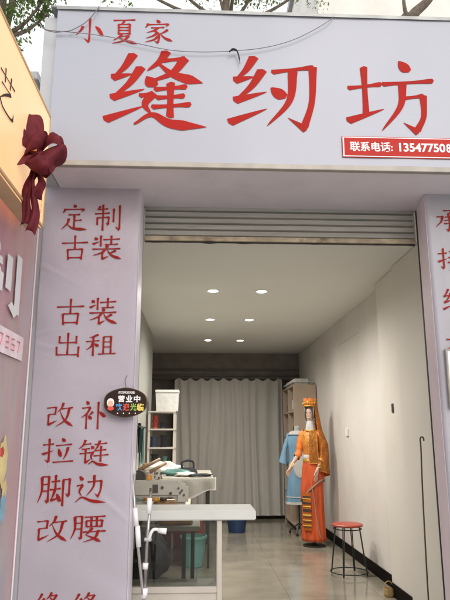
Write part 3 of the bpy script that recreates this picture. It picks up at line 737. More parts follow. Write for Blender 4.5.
def mtable(x0, x1, y0, y1, z, label, legs='dark_metal', top='table', extra=True):
    r = empty('work_table', ((x0+x1)/2,(y0+y1)/2,0)); tag(r, label, 'table')
    MB().box((x0,y0,z-.03), (x1,y1,z), .004).build('tabletop', top, r)
    for x in (x0+.05, x1-.05):
        for y in (y0+.05, y1-.05):
            MB().box((x-.012,y-.012,.001), (x+.012,y+.012,z-.0305)).build('leg', legs, r)
    if extra:
        MB().box((x0+.1,y0+.12,.12), (x1-.1,y0+.3,.14), .004).build('treadle', legs, r)
        MB().box((x0+.12,(y0+y1)/2,.25), (x0+.3,(y0+y1)/2+.16,.48), .02).build('motor', 'machine_dark', r)
    return r
mtable(XL+.03,.02,4.30,4.85,.76,'sewing machine table just behind the glazed counter')
sewing_machine((-.30,4.52,.76),0,'white industrial sewing machine nearest the counter, its arm pointing right')
mtable(XL+.03,-.06,5.15,5.75,.80,'second machine table, behind the one by the counter')
sm2 = sewing_machine((-.42,5.45,.80),R(78),'second sewing machine, turned end-on behind the nearest one')
# clutter: wooden pressing blocks, scissors, cloths, on the second table
o = MB().box((-.36,5.17,.80),(-.12,5.23,.845),.012).build('pressing_block','wood'); o.data.transform(Matrix.Identity(4)); tag(o,'light wooden pressing block lying on the machine tables','pressing block')
for i,(a,b_,lab) in enumerate((((139,470),(160,459),'upper wooden ham stick slanting over the sewing machines'),((150,472),(166,463),'lower wooden ham stick slanting over the sewing machines'))):
    o = MB().tube([PY(*a,5.2-.02*i),PY(*b_,5.3-.02*i)],[.016,.012],10).build('pressing_stick','beech',smooth=True); o.data.materials[0] = M['wood']; tag(o,lab,'pressing stick')
for (u,v,y,r,mm,lab) in ((148,476,5.15,.03,'thread_gold','gold thread cone right of the wooden block'),(156,476,5.12,.034,'thread_gold','amber thread cone in front of the machines'),(164,473,5.15,.03,'machine_dark','dark thread cone next to the amber ones'),(137,470,5.1,.028,'cloth_teal','teal thread cone at the left beside the wall')):
    p_ = PY(u,v,y); z = .845
    o = MB().lathe((p_.x,y,z),[(r*.9,0),(r,.01),(r*.55,.09),(r*.3,.095)],14).build('thread_cone',mm,smooth=True); tag(o,lab,'thread cone','thread cones by the machines')

# back cutting table with cloths
mtable(XL+.02,.17,6.75,8.35,.92,'cream cutting table in the middle of the shop with clutter on top',extra=False)
def cloth(u,v,y,z,r,mm,label,sc=(1.4,1,.5),seed=1,name='folded_cloth',cat='cloth'):
    p_ = PY(u,v,y)
    o = MB().blob((p_.x,y,z),r,3,.28,seed,sc).build(name,mm,smooth=True); return tag(o,label,cat,'cloths heaped on the tables')
cloth(163,459,7.5,.98,.13,'cloth_white','grey-white cloth bundle at the left of the cutting table',(1.5,1,.6),2)
cloth(176,466,7.1,.95,.11,'cloth_teal','dark teal cloth heap in the middle of the cutting table',(1.3,1,.4),3)
cloth(186,470,6.95,.945,.07,'cloth_white','crumpled white cloth at the front of the cutting table',(1.7,1,.35),4)
cloth(200,473,6.9,.94,.06,'cloth_dark','flat black cloth near the right end of the cutting table',(2.4,1,.25),5)
o = MB().sheet(lambda s,t: Vector((-.30+.50*s, 6.742-.02*math.sin(s*14)*t-.01, .925-(.18+.05*math.sin(s*5))*t)), 30, 8).solid(.004).build('draped_cloth','curtain',smooth=True); tag(o,'cream cloth hanging over the front edge of the cutting table','cloth')
for k,(x,y,z,rr,mm,lab) in enumerate(((-.50,4.42,.795,.045,'wood','brown fabric roll lying left on the nearest machine table'),(-.16,4.38,.785,.03,'thread_gold','amber fabric roll lying right on the nearest machine table'))):
    o = MB().tube([(x-.1,y,z),(x-.03,y-.01,z+.004),(x+.12,y+.02,z)],[rr*.9,rr,rr*.85],12).build('fabric_roll',mm,smooth=True); tag(o,lab,'fabric roll')
ir = PY(189,460,7.4); r = empty('iron',(ir.x,7.4,.922),R(20)); tag(r,'black steam iron standing on the cutting table','iron')
MB().loft([[Vector((x*k,y*k,z)) for x,y in ((-.10,-.05),(-.02,-.055),(.09,-.02),(.11,0),(.09,.02),(-.02,.055),(-.10,.05))] for k,z in ((1,0),(1,.02),(.85,.05),(.55,.075))]).build('sole','cloth_dark',r,local=True)
MB().tube(catmull([(-.08,0,.06),(-.09,0,.13),(-.02,0,.155),(.05,0,.14),(.06,0,.07)],5),.013,8).build('handle','cloth_dark',r,local=True)

# wall rack at left with hanging dark cloths
for (y,z0,z1,mm,lab) in ((6.75,1.18,1.5,'cloth_dark','dark cloth hanging on the left wall behind the plaque'),(7.15,1.05,1.45,'cloth_teal','dark green cloth hanging on the left wall next to the white post')):
    o = MB().sheet(lambda s,t: Vector((XL+.03+.015*math.sin(s*9+t*2), y+.22*s, z0+(z1-z0)*t)),12,8).solid(.01).build('hanging_cloth',mm,smooth=True); tag(o,lab,'cloth','cloths hanging on the left wall')
rl = empty('wall_rail',(XL,7,1.5)); tag(rl,'thin dark rail with hooks on the left wall above the sewing machines','rail')
MB().tube([(XL+.05,6.5,1.46),(XL+.05,7.7,1.46)],.008,8).build('rod','dark_metal',rl)
for y in (6.55,7.1,7.65): MB().tube([(XL+.002,y,1.46),(XL+.05,y,1.46)],.006,6).build('hook','dark_metal',rl)

# shelf unit
su = empty('shelf_unit',(-.47,8.1,0)); tag(su,'slim open shelf unit against the left wall before the curtain','shelf unit')
sx0, sx1 = XL+.03, PY(173,440,8.0).x
for x in (sx0, sx1):
    for y in (7.98, 8.38): MB().box((x,y,.93 if y < 8.36 and x==sx0 and False else .001),(x+.028,y+.028,1.68)).build('post','counter_frame',su)
for z in (.35,.98,1.22,1.455,1.68):
    MB().box((sx0-.002,7.97,z-.02),(sx1+.03,8.41,z),.003).build('shelf','counter_frame',su)
bx0 = PY(155.5,400,7.98); bx1 = PY(178.5,400,7.98)
wb = empty('storage_box',(0,8.1,1.68)); wb.location=((bx0.x+bx1.x)/2,8.12,1.681); tag(wb,'large white storage box on top of the slim shelf unit','box')
w = (bx1.x-bx0.x)/2
MB().loft([[Vector((x*w*k,y*.14*k,z)) for x,y in ((-1,-1),(1,-1),(1,1),(-1,1))] for k,z in ((.92,0),(1,.24))]).build('body','cloth_white',wb,local=True)
MB().box((-w*1.04,-.15,.2405),(w*1.04,.15,.275),.006).build('lid','white',wb,local=True)
k_=0
for (x,z,r,h_,mm,lab) in ((-.56,1.457,.045,.1,'cloth_red','red thread spool on the upper shelf below the storage box'),(-.46,1.457,.045,.08,'cloth_dark','black thread spool beside the red one on the upper shelf'),
      (-.56,1.457+.1,.04,.07,'cloth_red','dull red thread spool stacked under the storage box'),(-.57,1.222,.05,.13,'cloth_blue','blue bundle on the shelf below the thread spools'),(-.45,1.222,.045,.15,'cloth_dark','black bundle on the shelf below the thread spools'),
      (-.56,.982,.05,.15,'cloth_dark','black pot on the lowest visible shelf'),(-.43,.982,.035,.12,'cloth_teal','green pot on the lowest visible shelf')):
    o = MB().lathe((x,8.08,z+.001),[(r,0),(r,.01),(r*.8,.02),(r*.8,h_-.02),(r,h_-.01),(r,h_)],14).build('thread_spool' if 'spool' in lab else ('pot' if 'pot' in lab else 'cloth_bundle'),mm,smooth=False); tag(o,lab,'spool' if 'spool' in lab else ('pot' if 'pot' in lab else 'bundle'),'things on the slim shelf unit')

# under-table bins and red bag
def bin_(c,r,h_,mm,label,name='waste_bin'):
    q = empty(name,c); tag(q,label,'bin')
    MB().lathe((0,0,0),[(r*.74,.0),(r*.76,.005),(r*.97,h_-.02),(r*.93,h_-.02),(r*.72,.02)],22,cap=True).build('body',mm,q,local=True,smooth=False)
    MB().lathe((0,0,h_-.03),[(r*.965,0),(r*1.06,.004),(r*1.06,.028),(r*.95,.029),(r*.94,.001)],22,cap=False).build('rim',mm,q,local=True)
    return q
bp = PZ(193,568,0); bin_((bp.x,bp.y+.1,.001),.14,.31,'bin','teal plastic waste bin standing on the floor behind the counter glass')
bp = PZ(240,533,0); bin_((bp.x-.04,bp.y+.1,.001),.16,.26,'bin_blue','small navy blue bin on the floor by the curtain, right of the counter')
bp = PZ(187,545,0); o = MB().blob((bp.x-.03,bp.y-.1,.22),.24,3,.15,8,(1.1,.8,.95)).build('cloth_bag','cloth_red',smooth=True); tag(o,'dull red cloth bag slumped under the cutting table','bag')
bp = PZ(150,575,0); o = MB().blob((bp.x,bp.y-.2,.2),.2,3,.2,9,(.9,.9,1)).build('cloth_bag','cloth_dark',smooth=True); tag(o,'black bag under the machine tables at left','bag')

# ------------------------------------------------------------------ curtain
cx0, cx1 = PY(174,440,10.62).x, PY(283,440,10.62).x
def cur(s, t):
    x = cx0+(cx1-cx0)*s; ph = x*38+2.6*noise.noise(Vector((x*2,0,t*.8)))*2
    zt2 = 2.335+.022*math.sin(x*32)
    amp = .014+.012*noise.noise(Vector((x*3,2,0)))+.012*(1-t)
    return Vector((x+.006*math.cos(ph), 10.6-amp*math.sin(ph)-.03*noise.noise(Vector((x*1.5,5,t*1.2))), .06+(zt2-.06)*t))
cu = empty('curtain',(.5,10.6,0)); tag(cu,'floor-length pleated grey-beige curtain across the back of the shop','curtain')
MB().sheet(cur, 260, 24).build('cloth','curtain',cu,smooth=True)
MB().tube([(cx0-.6,10.66,2.345),(XR-.02,10.66,2.345)],.012,8).build('rod','brown_trim',cu)

# ------------------------------------------------------------------ cabinet
cb = empty('cabinet',(1.6,9.6,0)); tag(cb,'tall beech cabinet with open shelves against the right wall by the curtain','cabinet')
kx0, kx1, ky0, ky1, kz = 1.44, XR-.014, 9.15, 10.3, 2.13
MB().box((kx0,ky0,.001),(kx1,ky0+.02,kz)).build('side_panel','beech',cb); MB().box((kx0,ky1,.001),(kx1,ky1+.02,kz)).build('side_panel','beech',cb)
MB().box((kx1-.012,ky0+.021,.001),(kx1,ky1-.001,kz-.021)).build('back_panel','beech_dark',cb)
MB().box((kx0,ky0+.021,kz-.02),(kx1,ky1-.001,kz)).build('top_panel','beech',cb)
for z in (.06,.5,.95,1.35,1.72): MB().box((kx0+.003,ky0+.021,z),(kx1-.013,ky1-.001,z+.018)).build('shelf','beech',cb)
MB().box((kx0+.001,9.72,.062),(kx1-.013,9.738,kz-.022)).build('divider','beech',cb)
for i,(y,z,s_,mm,lab) in enumerate(((9.3,1.738,.16,'bin','turquoise bag on the cabinet shelf second from top'),(9.45,1.738,.2,'cloth_white','white folded garment beside the turquoise bag in the cabinet'),(9.4,1.368,.18,'cloth_dark','dark folded garment in the middle of the cabinet'),(9.9,1.368,.22,'cloth_white','white folded garment deep in the cabinet'),(9.95,1.738,.15,'cloth_blue','blue folded garment high in the far bay of the cabinet'))):
    o = MB().box((kx0+.03,y-.08,z+.001),(kx0+.25,y+.08,z+s_),.03).build('folded_garment' if i else 'bag',mm); tag(o,lab,'garment' if i else 'bag','things in the beech cabinet')
o = MB().box((kx0+.0,9.2,kz+.001),(kx1-.06,10.2,kz+.1),.04).build('plastic_cover','cloth_white'); tag(o,'white folded cover lying on top of the beech cabinet','cover')

# ------------------------------------------------------------------ stool
sp_ = Vector((1.53,6.42,0)); so = empty('stool',sp_); tag(so,'round stool with red seat and thin dark wire legs by the right wall','stool')
MB().lathe((0,0,.462),[(.135,0),(.155,.004),(.158,.018),(.15,.026),(.05,.029)],32).build('seat','stool_red',so,local=True,smooth=False)
for k in range(4):
    a = math.pi/4+k*math.pi/2+.25
    for dd in (-.06,.06):
        MB().tube([(.125*math.cos(a+dd),.125*math.sin(a+dd),.461),(.185*math.cos(a+dd*.4),.185*math.sin(a+dd*.4),.006)],.0055,8).build('leg','dark_metal',so,local=True)
MB().tube([(.186*math.cos(i*math.pi/18),.186*math.sin(i*math.pi/18),.035) for i in range(37)],.0055,8,cap=False).build('foot_ring','dark_metal',so,local=True)
MB().tube([(.14*math.cos(i*math.pi/18),.14*math.sin(i*math.pi/18),.44) for i in range(37)],.0055,8,cap=False).build('seat_ring','dark_metal',so,local=True)

# ------------------------------------------------------------------ hook pole
ho = PX(420,467,1.655)
hp = empty('hook_pole',(1.64,ho.y,0)); tag(hp,'thin brown metal shutter pole with hooked end leaning on the right pier','pole')
y_=4.25
top = PY(421,470,y_); 
pp = [PY(429,600,y_-.03)+Vector((0,0,-.55)), PY(428.5,600,y_-.03), PY(423,500,y_), PY(421.0,450,y_), PY(420.2,440,y_), PY(421.2,437,y_-.005), PY(423.4,438,y_-.01), PY(423.8,441,y_-.01)]
dy = 1.672-pp[3].x
MB().tube(catmull(pp,5),.0055,8).build('rod','bronze',hp,smooth=True)

# ------------------------------------------------------------------ straw basket at the foot of the pier
bk = empty('straw_basket',(1.60,5.45,0)); tag(bk,'small straw hoop basket standing at the foot of the pier','basket')
bq = PZ(391,598,0); bk.location=(bq.x+.0,bq.y+.05,0); bk.scale=(.65,.5,.75)
MB().lathe((0,0,0),[(.06,.002),(.075,.03),(.07,.09),(.062,.09),(.065,.03)],18).build('body','straw',bk,local=True)
MB().tube([(.062*math.cos(i*math.pi/12),.0,.09+.075*math.sin(i*math.pi/12)) for i in range(13)],.006,6).build('handle','straw',bk,local=True)

# ------------------------------------------------------------------ mannequins
def skin(verts, edges, rad, sub=2):
    me = bpy.data.meshes.new('body'); me.from_pydata([Vector(v) for v in verts], edges, [])
    o = bpy.data.objects.new('body', me); COL.objects.link(o)
    sm = o.modifiers.new('s', 'SKIN'); 
    for i, v in enumerate(me.skin_vertices[0].data):
        r = rad[i]; v.radius = (r, r) if not isinstance(r, tuple) else r
    me.skin_vertices[0].data[0].use_root = True
    ss = o.modifiers.new('u', 'SUBSURF'); ss.levels = sub; ss.render_levels = sub
    dg = bpy.context.evaluated_depsgraph_get(); dg.update()
    out = bpy.data.meshes.new_from_object(o.evaluated_get(dg)); bpy.data.objects.remove(o)
    return out
V = []; E_ = []; RR = []
def jv(p, r, parent=None):
    V.append(p); RR.append(r)
    if parent is not None: E_.append((parent, len(V)-1))
    return len(V)-1
pel = jv((0,0,.95),(.13,.10)); wa = jv((0,0,1.08),(.10,.085),pel); chs = jv((0,-.01,1.27),(.125,.10),wa); ub = jv((0,0,1.39),(.09,.07),chs)
nk = jv((0,0,1.46),.042,ub); nk2 = jv((0,-.005,1.53),.043,nk); hd1 = jv((0,-.015,1.60),(.066,.078),nk2); hd2 = jv((0,-.01,1.68),(.074,.088),hd1); hd3 = jv((0,0,1.75),(.055,.065),hd2)
def arm(pts, rads, fdir, side):
    q = ub
    for p_, r in zip(pts, rads): q = jv(p_, r, q)
    w_ = Vector(pts[-1]); fd = Vector(fdir).normalized(); sd = fd.cross(Vector(side)).normalized()
    palm = jv(tuple(w_+fd*.05), (.026,.014), q)
    for k, (o_, l) in enumerate(((-.024,.062),(-.008,.072),(.008,.068),(.023,.055))):
        a = palm
        k1 = jv(tuple(w_+fd*(.085)+sd*o_), .0085, a)
        k2 = jv(tuple(w_+fd*(.085+l*.5)+sd*o_*1.15+Vector(side)*.006), .0078, k1)
        jv(tuple(w_+fd*(.085+l)+sd*o_*1.2+Vector(side)*.018), .006, k2)
    t1 = jv(tuple(w_+fd*.045-sd*.038), .010, q); jv(tuple(w_+fd*.09-sd*.055), .0075, t1)
arm([(-.135,0,1.385),(-.175,-.01,1.27),(-.195,-.02,1.15),(-.235,-.10,1.06),(-.275,-.19,.985)], [.052,.043,.036,.031,.022], (-.25,-.45,-.75), (.5,-.3,0))
arm([(.135,0,1.385),(.17,.0,1.26),(.185,-.01,1.14),(.17,-.09,1.03),(.14,-.15,.94)], [.052,.043,.036,.031,.022], (-.12,-.2,-1), (-.6,.3,0))
bm_ = skin(V, E_, RR)
mq_pos = Vector((1.49,8.07,0)); mq = empty('mannequin', mq_pos, R(-30)); mq.scale = (.84,.84,1); tag(mq, 'standing mannequin in an orange and gold embroidered dress with headdress and veil', 'mannequin')
link('body', bm_, M['skin'], mq, local=True, smooth=True)
L = dict(local=True)
def el(c, rx, ry, z, n=36, wob=0, ph=0, k=9):
    return [Vector((c[0]+rx*math.cos(2*math.pi*i/n)*(1+wob*math.sin(k*2*math.pi*i/n+ph)), c[1]+ry*math.sin(2*math.pi*i/n)*(1+wob*math.sin(k*2*math.pi*i/n+ph)), z)) for i in range(n)]
# face and hair
MB().blob((0,-.092,1.638),.014,2,0,0,(.8,1,1.4)).build('nose','skin',mq,**L)
for s in (-1,1):
    MB().blob((s*.03,-.083,1.665),.011,2,0,0,(1.3,.5,.6)).build('eye','hair',mq,**L)
MB().blob((0,-.083,1.598),.013,2,0,0,(1.5,.5,.5)).build('mouth','skin_print',mq,**L)
MB().lathe((0,.015,0),[(.05,1.53),(.088,1.60),(.094,1.68),(.085,1.75),(.04,1.79)],20).build('hair','hair',mq,**L)
# move hair back so the face shows
mq.children[-1].data.transform(Matrix.Translation((0,.03,0)))
# headdress crown
cr_ = MB(); n=40
cr_.loft([[Vector((.098*math.cos(2*math.pi*i/n)*k,.105*math.sin(2*math.pi*i/n)*k,z+(.028*abs(math.sin(i*math.pi/5)) if z > 1.8 else 0))) for i in range(n)] for k,z in ((.97,1.745),(1.02,1.78),(1.06,1.83),(1.0,1.83),(.95,1.78))], cap=False)
crn = cr_.build('crown','orange',mq,**L)
for z in (1.75,1.81): MB().tube([(.101*math.cos(i*math.pi/15),.108*math.sin(i*math.pi/15),z) for i in range(31)],.007,6,cap=False).build('crown_band','gold',crn,**L)
for i in range(7):
    a = -math.pi/2+(i-3)*.36
    MB().blob((.108*math.cos(a),.115*math.sin(a),1.785),.014,2,.1,i).build('crown_bead','gold',crn,**L)
# white cloth around face
def scarf(s,t):
    a = -math.pi/2-1.25+s*2.5+(.0); r = 1+.05*math.sin(s*20)
    return Vector((.098*r*math.sin((s-.5)*4.6),-.01-.075*math.cos((s-.5)*4.6)*(1-.6*t)+.0,1.74-.27*t))
def side_veil(sg_):
    def f(s,t):
        a = sg_*(.75+1.6*s)
        rr = .098+.02*t+.01*math.sin(s*14)
        return Vector((rr*math.sin(a),-rr*math.cos(a)*.95,1.745-.30*t*(1-.15*s)))
    return f
def hood(s,t):
    a = .8+(2*math.pi-1.6)*s; rr = (.092+.006*math.sin(s*30+t*4))*(1-.22*t*t)
    return Vector((rr*math.sin(a),-rr*1.08*math.cos(a)+.004,1.765-.24*t))
MB().sheet(hood,40,10).solid(.002).build('head_scarf','cloth_white',mq,local=True,smooth=True)
# bodice
MB().loft([el((0,0),.125,.10,1.05),el((0,-.003),.115,.092,1.12),el((0,-.01),.132,.115,1.22,36,.012,1),el((0,-.015),.145,.128,1.30,36,.015,2),el((0,-.005),.155,.098,1.385),el((0,0),.11,.075,1.432),el((0,0),.07,.06,1.45)],cap=False).build('bodice','sequin',mq,local=True,smooth=True)
MB().loft([el((0,0),.082,.07,1.44),el((0,-.004),.075,.068,1.48,36,.04,1,7),el((0,-.01),.062,.062,1.53,36,.04,2,7),el((0,-.012),.056,.06,1.56,36,.03,3,7)],cap=False).build('neck_cloth','cloth_white',mq,local=True,smooth=True)
MB().tube([(.088*math.cos(i*math.pi/12),.075*math.sin(i*math.pi/12)-.012*(math.sin(i*math.pi/12)<0),1.447-.02*max(0,-math.sin(i*math.pi/12))) for i in range(25)],.011,8,cap=False).build('collar','gold',mq,local=True)
MB().tube([(.10*math.sin((i-10)*.13),-.10-.035*math.cos((i-10)*.13),1.40-.12*math.cos((i-10)*.13)**2) for i in range(21)],.009,6).build('necklace','gold',mq,local=True)
MB().loft([el((0,0),.126,.102,1.075),el((0,0),.132,.107,1.10),el((0,0),.126,.102,1.125)],cap=False).build('waist_band','cloth_white',mq,local=True)
MB().loft([el((0,0),.136,.112,1.02),el((0,0),.143,.118,1.045),el((0,0),.132,.108,1.072)],cap=False).build('belt','gold',mq,local=True)
# sleeves following the arms
def sleeve(pts, r0, r1, mm):
    c_ = catmull(pts,5); k = len(c_); MB().tube(c_,[r0+(r1-r0)*i/(k-1)+.004*math.sin(i*1.7) for i in range(k)],14,cap=False).build('sleeve',mm,mq,local=True,smooth=True)
sleeve([(-.10,0,1.395),(-.14,0,1.37),(-.177,-.01,1.27),(-.198,-.018,1.15),(-.222,-.07,1.09)],.062,.05,'orange')
sleeve([(.10,0,1.395),(.14,0,1.37),(.172,-.0,1.26),(.187,-.01,1.14),(.17,-.09,1.03)],.064,.052,'sequin')
# skirt
sk = MB(); prof = [(.128,.105,1.05),(.155,.13,.95),(.168,.143,.80),(.168,.142,.60),(.167,.142,.40),(.175,.148,.22),(.182,.158,.10),(.178,.155,.065)]
sk.loft([el((0,0),a,b_,z,72,.055*(1.05-z),z*1.9,13) for a,b_,z in prof]); sk.build('skirt','redorange',mq,local=True,smooth=True)
# overskirt with slanting beaded hem
def over(s,t):
    a = 2*math.pi*s; cx = math.cos(a); zb = .68+.14*cx
    z = 1.06-(1.06-zb)*t; wd_ = 1+.02*math.sin(13*a)
    return Vector(((.133+.052*min(1,t*1.3))*cx*wd_,(.11+.052*min(1,t*1.3))*math.sin(a)*wd_,z))
MB().sheet(over,72,14).build('overskirt','redorange',mq,local=True,smooth=True)
MB().tube([over(i/60,1.0)*1.0 for i in range(61)],.012,6,cap=False).build('beaded_hem','trim_grey',mq,local=True)
MB().tube([Vector((.05+.006*math.sin(i*.4),-.168,.72))+Vector((.10*(i/20),.015*(i/20),-.6*(i/20))) for i in range(21)],.008,6).build('trim','trim_grey',mq,local=True)
# striped front panel
def pan(s,t,off=0):
    x = -.11+.14*s; yy = -.160*math.sqrt(max(.05,1-(x/.21)**2))-.014-off
    return Vector((x,yy,.66-.46*t))
fpn = MB().sheet(pan,8,16).solid(.004).build('front_panel','stripe_orange',mq,local=True)
for t0,dt,mm in ((.10,.03,'machine_dark'),(.16,.02,'ink_yellow'),(.26,.05,'machine_dark'),(.36,.02,'ink_yellow'),(.44,.07,'machine_dark'),(.58,.03,'ink_yellow'),(.64,.025,'machine_dark'),(.72,.02,'ink_yellow'),(.77,.025,'machine_dark'),(.86,.02,'ink_yellow'),(.90,.02,'machine_dark')):
    MB().sheet(lambda s,t: pan(s,t0+dt*t,.006),8,1).build('stripe',mm,fpn,local=True)
# veil over image-right shoulder to the waist
def veil(s,t):
    if t < .34:
        k = t/.34; a = .95+2.6*s; rr = .104+.05*k*(1-.3*abs(s-.5)); 
        return Vector((rr*math.sin(a)*(1+.15*k),-rr*math.cos(a)*(1+.1*k)+.012,1.80-.36*k))
    k = (t-.34)/.66; a = .95+2.6*s-.35*k
    x = (.154+.085*min(1,k*3)+.02*k)*math.sin(a)+.02
    y = -(.165+.02*k)*math.cos(a)+.012*math.sin(s*22)*k+.012
    return Vector((x,y,1.44-.52*k-.10*s*k))
MB().sheet(veil,26,34).solid(.003).build('veil','sequin',mq,local=True,smooth=True)
def drape(s,t):
    # gold edged end of the veil falling over the shoulder to the front
    x = .015+.125*s+.04*t*(s-.2); return Vector((x,-.112-.045*math.sin(t*2.6)*(1-.5*s)-.01*math.sin(s*9),1.43-.42*t))
MB().sheet(drape,10,20).solid(.003).build('veil_drape','sequin',mq,local=True,smooth=True)
for k,z in enumerate((1.00,1.03)): 
    MB().tube([Vector((.165,-.125,.965+.03*k))+Vector((.032*math.cos(i*math.pi/8),.032*math.sin(i*math.pi/8),.006*math.cos(i*math.pi/8))) for i in range(17)],.006,6,cap=False).build('bangle','gold',mq,local=True)
for k in range(2):
    MB().tube([Vector((-.262-.008*k,-.165-.018*k,1.01-.014*k))+Vector((.030*math.cos(i*math.pi/8),.022*math.sin(i*math.pi/8),.026*math.sin(i*math.pi/8))) for i in range(17)],.005,6,cap=False).build('bangle','gold',mq,local=True)
MB().lathe((0,0,0),[(.17,.002),(.17,.014),(.03,.02),(.02,.08)],28).build('stand_base','dark_metal',mq,local=True)

# blue dress on a wheeled stand
bd = empty('dress_form', (1.45,8.95,0), R(-12)); bd.scale = (.9,.9,1); tag(bd, 'headless dress form on a thin stand wearing a light blue dress with white collar', 'dress form')
MB().loft([el((0,0),.20,.13,.42,48,.05,0),el((0,0),.19,.13,.60,48,.045,.4),el((0,0),.17,.125,.85,48,.03,.7),el((0,0),.145,.11,1.05,48),el((0,0),.15,.115,1.2,48),el((0,0),.17,.11,1.32,48),el((0,0),.12,.08,1.40,48),el((0,0),.06,.055,1.42,48)],cap=False).build('dress','sky_dress',bd,local=True,smooth=True)
for s in (-1,1):
    MB().loft([[Vector((s*(.14+.02*math.cos(a)*1),.045*math.sin(a),1.37+.045*math.cos(a))) for a in [i*math.pi/8 for i in range(16)]],
               [Vector((s*(.20+.03*math.cos(a)),.06*math.sin(a)-.01,1.20+.03*math.cos(a))) for a in [i*math.pi/8 for i in range(16)]],
               [Vector((s*(.235+.07*math.cos(a)),.07*math.sin(a)-.03,.98+.02*math.cos(a))) for a in [i*math.pi/8 for i in range(16)]]],cap=False).build('sleeve','sky_dress',bd,local=True,smooth=True)
MB().loft([el((0,0),.158,.118,1.385),el((0,0),.115,.085,1.425),el((0,0),.075,.065,1.44)],cap=False).build('collar','cloth_white',bd,local=True)
MB().blob((.03,-.13,.98),.1,3,.03,2,(1.0,.3,2.1)).build('apron','cloth_white',bd,local=True,smooth=True)
MB().loft([el((0,0),.202,.133,.415,48,.05,0),el((0,0),.205,.136,.45,48,.05,0)],cap=False).build('white_hem','cloth_white',bd,local=True)
MB().loft([el((0,0),.2,.139,.51,48,.048,0),el((0,0),.2,.139,.525,48,.048,0)],cap=False).build('hem_line','cloth_white',bd,local=True)
MB().lathe((0,0,0),[(.052,1.40),(.045,1.46),(.05,1.50),(.01,1.51)],16).build('neck_cap','cloth_white',bd,local=True)
MB().tube([(0,0,.08),(0,0,1.4)],.012,8).build('pole','dark_metal',bd,local=True)
for k in range(3):
    a = k*2.094+.4; MB().tube([(0,0,.16),(.2*math.cos(a),.2*math.sin(a),.045)],.009,6).build('leg','dark_metal',bd,local=True)
    MB().blob((.2*math.cos(a),.2*math.sin(a),.026),.025,1,0).build('caster','black',bd,local=True)

# ------------------------------------------------------------------ ceiling lights (lit)
LP = [(213,292),(261,293),(211,321),(248,320),(208,341),(242,341)]
names = ['left downlight of the row nearest the doorway','right downlight of the row nearest the doorway','left downlight of the middle ceiling row','right downlight of the middle ceiling row','left downlight of the row nearest the curtain','right downlight of the row nearest the curtain']
for i,(u,v) in enumerate(LP):
    p_ = PZ(u,v,CZ); x = .14 if i%2==0 else .64; y = (5.99,5.99,7.53,7.53,9.21,9.21)[i]
    t_ = empty('ceiling_light',(x,y,CZ)); tag(t_,'lit round recessed '+names[i],'ceiling light','recessed ceiling downlights')
    MB().lathe((0,0,0),[(.052,-.004),(.068,-.008),(.07,-.001),(.05,-.001)],24,cap=False).build('rim','white',t_,local=True)
    MB().lathe((0,0,0),[(.048,-.006),(.0495,-.0015)],24).build('lamp_lens','glow',t_,local=True)
    ld = bpy.data.lights.new('downlight','SPOT'); ld.energy = (120,120,80,80,24,24)[i]; ld.color=(1,.94,.86); ld.spot_size=R(168); ld.spot_blend=1; ld.shadow_soft_size=.045
    lo = bpy.data.objects.new('downlight_lamp',ld); COL.objects.link(lo); lo.parent=t_; lo.location=(0,0,-.02)

# ------------------------------------------------------------------ trees and buildings behind
def tree(name, base, top, crowns, n, seed, label, lean=(0,0)):
    random.seed(seed)
    r = empty(name, base); tag(r, label, 'tree')
    b0 = Vector(base); t0 = Vector(top)
    tr = MB(); tr.tube(catmull([b0, b0.lerp(t0,.4)+Vector((.15,0,0)), b0.lerp(t0,.75)-Vector((.1,.1,0)), t0],6),[.2-.13*i/18 for i in range(19)],10); tr.build('trunk','bark',r,smooth=True)
    for cc, rad in crowns:
        c0 = Vector(cc); lm = MB(); mid = (b0.lerp(t0,.8)); lm.tube(catmull([mid, mid.lerp(c0,.5)+Vector((0,0,-.15)), c0],4),[.06,.055,.05,.045,.04,.035,.03,.02,.01],6)
        for q_ in range(7):
            d = Vector((random.gauss(0,1),random.gauss(0,1),random.gauss(0,.8))).normalized()*rad*.9
            lm.tube([c0.lerp(mid,.15), c0+d*.5+Vector((0,0,.05)), c0+d],[.02,.012,.004],5)
        lm.build('limb','bark',r)
    bm = bmesh.new()
    for cc, rad in crowns:
        c0 = Vector(cc)
        cl = [c0+Vector((random.gauss(0,1),random.gauss(0,1),random.gauss(0,.8))).normalized()*rad*random.random()**.45 for _ in range(int(36*rad**1.2)+6)]
        for _ in range(int(n*rad*rad)):
            k = random.choice(cl); p_ = k+Vector((random.gauss(0,1),random.gauss(0,1),random.gauss(0,.8)))*rad*.13
            s = random.uniform(.035,.075); a = Vector((random.gauss(0,1),random.gauss(0,1),random.gauss(0,.5))).normalized(); b_ = a.orthogonal().normalized()*s*.45; a = a*s
            vs = [bm.verts.new(p_+x_) for x_ in (-a, b_, a, -b_)]; bm.faces.new(vs)
    me = bpy.data.meshes.new('crown'); bm.to_mesh(me); bm.free(); link('crown', me, M['leaf'], r)
def D(u, v, dist_y): return tuple(PY(u, v, dist_y))
tree('street_tree',(-4.1,12.2,-.12),D(10,-60,12.2),[(D(16,-8,12),.85),(D(-5,20,12),.75),(D(-25,-25,12.3),1.3),(D(46,-2,12),.55),(D(47,15,12.2),.32),(D(-14,48,12),.45),(D(20,-60,12.5),1.3)],1300,3,'leafy green tree showing left of the sign against the white sky')
tree('street_tree',(.6,13.4,-.12),D(230,-70,13.2),[(D(215,-24,13),1.0),(D(262,-26,13.1),.95),(D(312,-16,13.2),.62),(D(120,-22,13),.8),(D(160,-30,13.2),.6),(D(240,-80,13.5),1.6)],1200,5,'leafy green tree whose crown shows just above the middle of the sign')
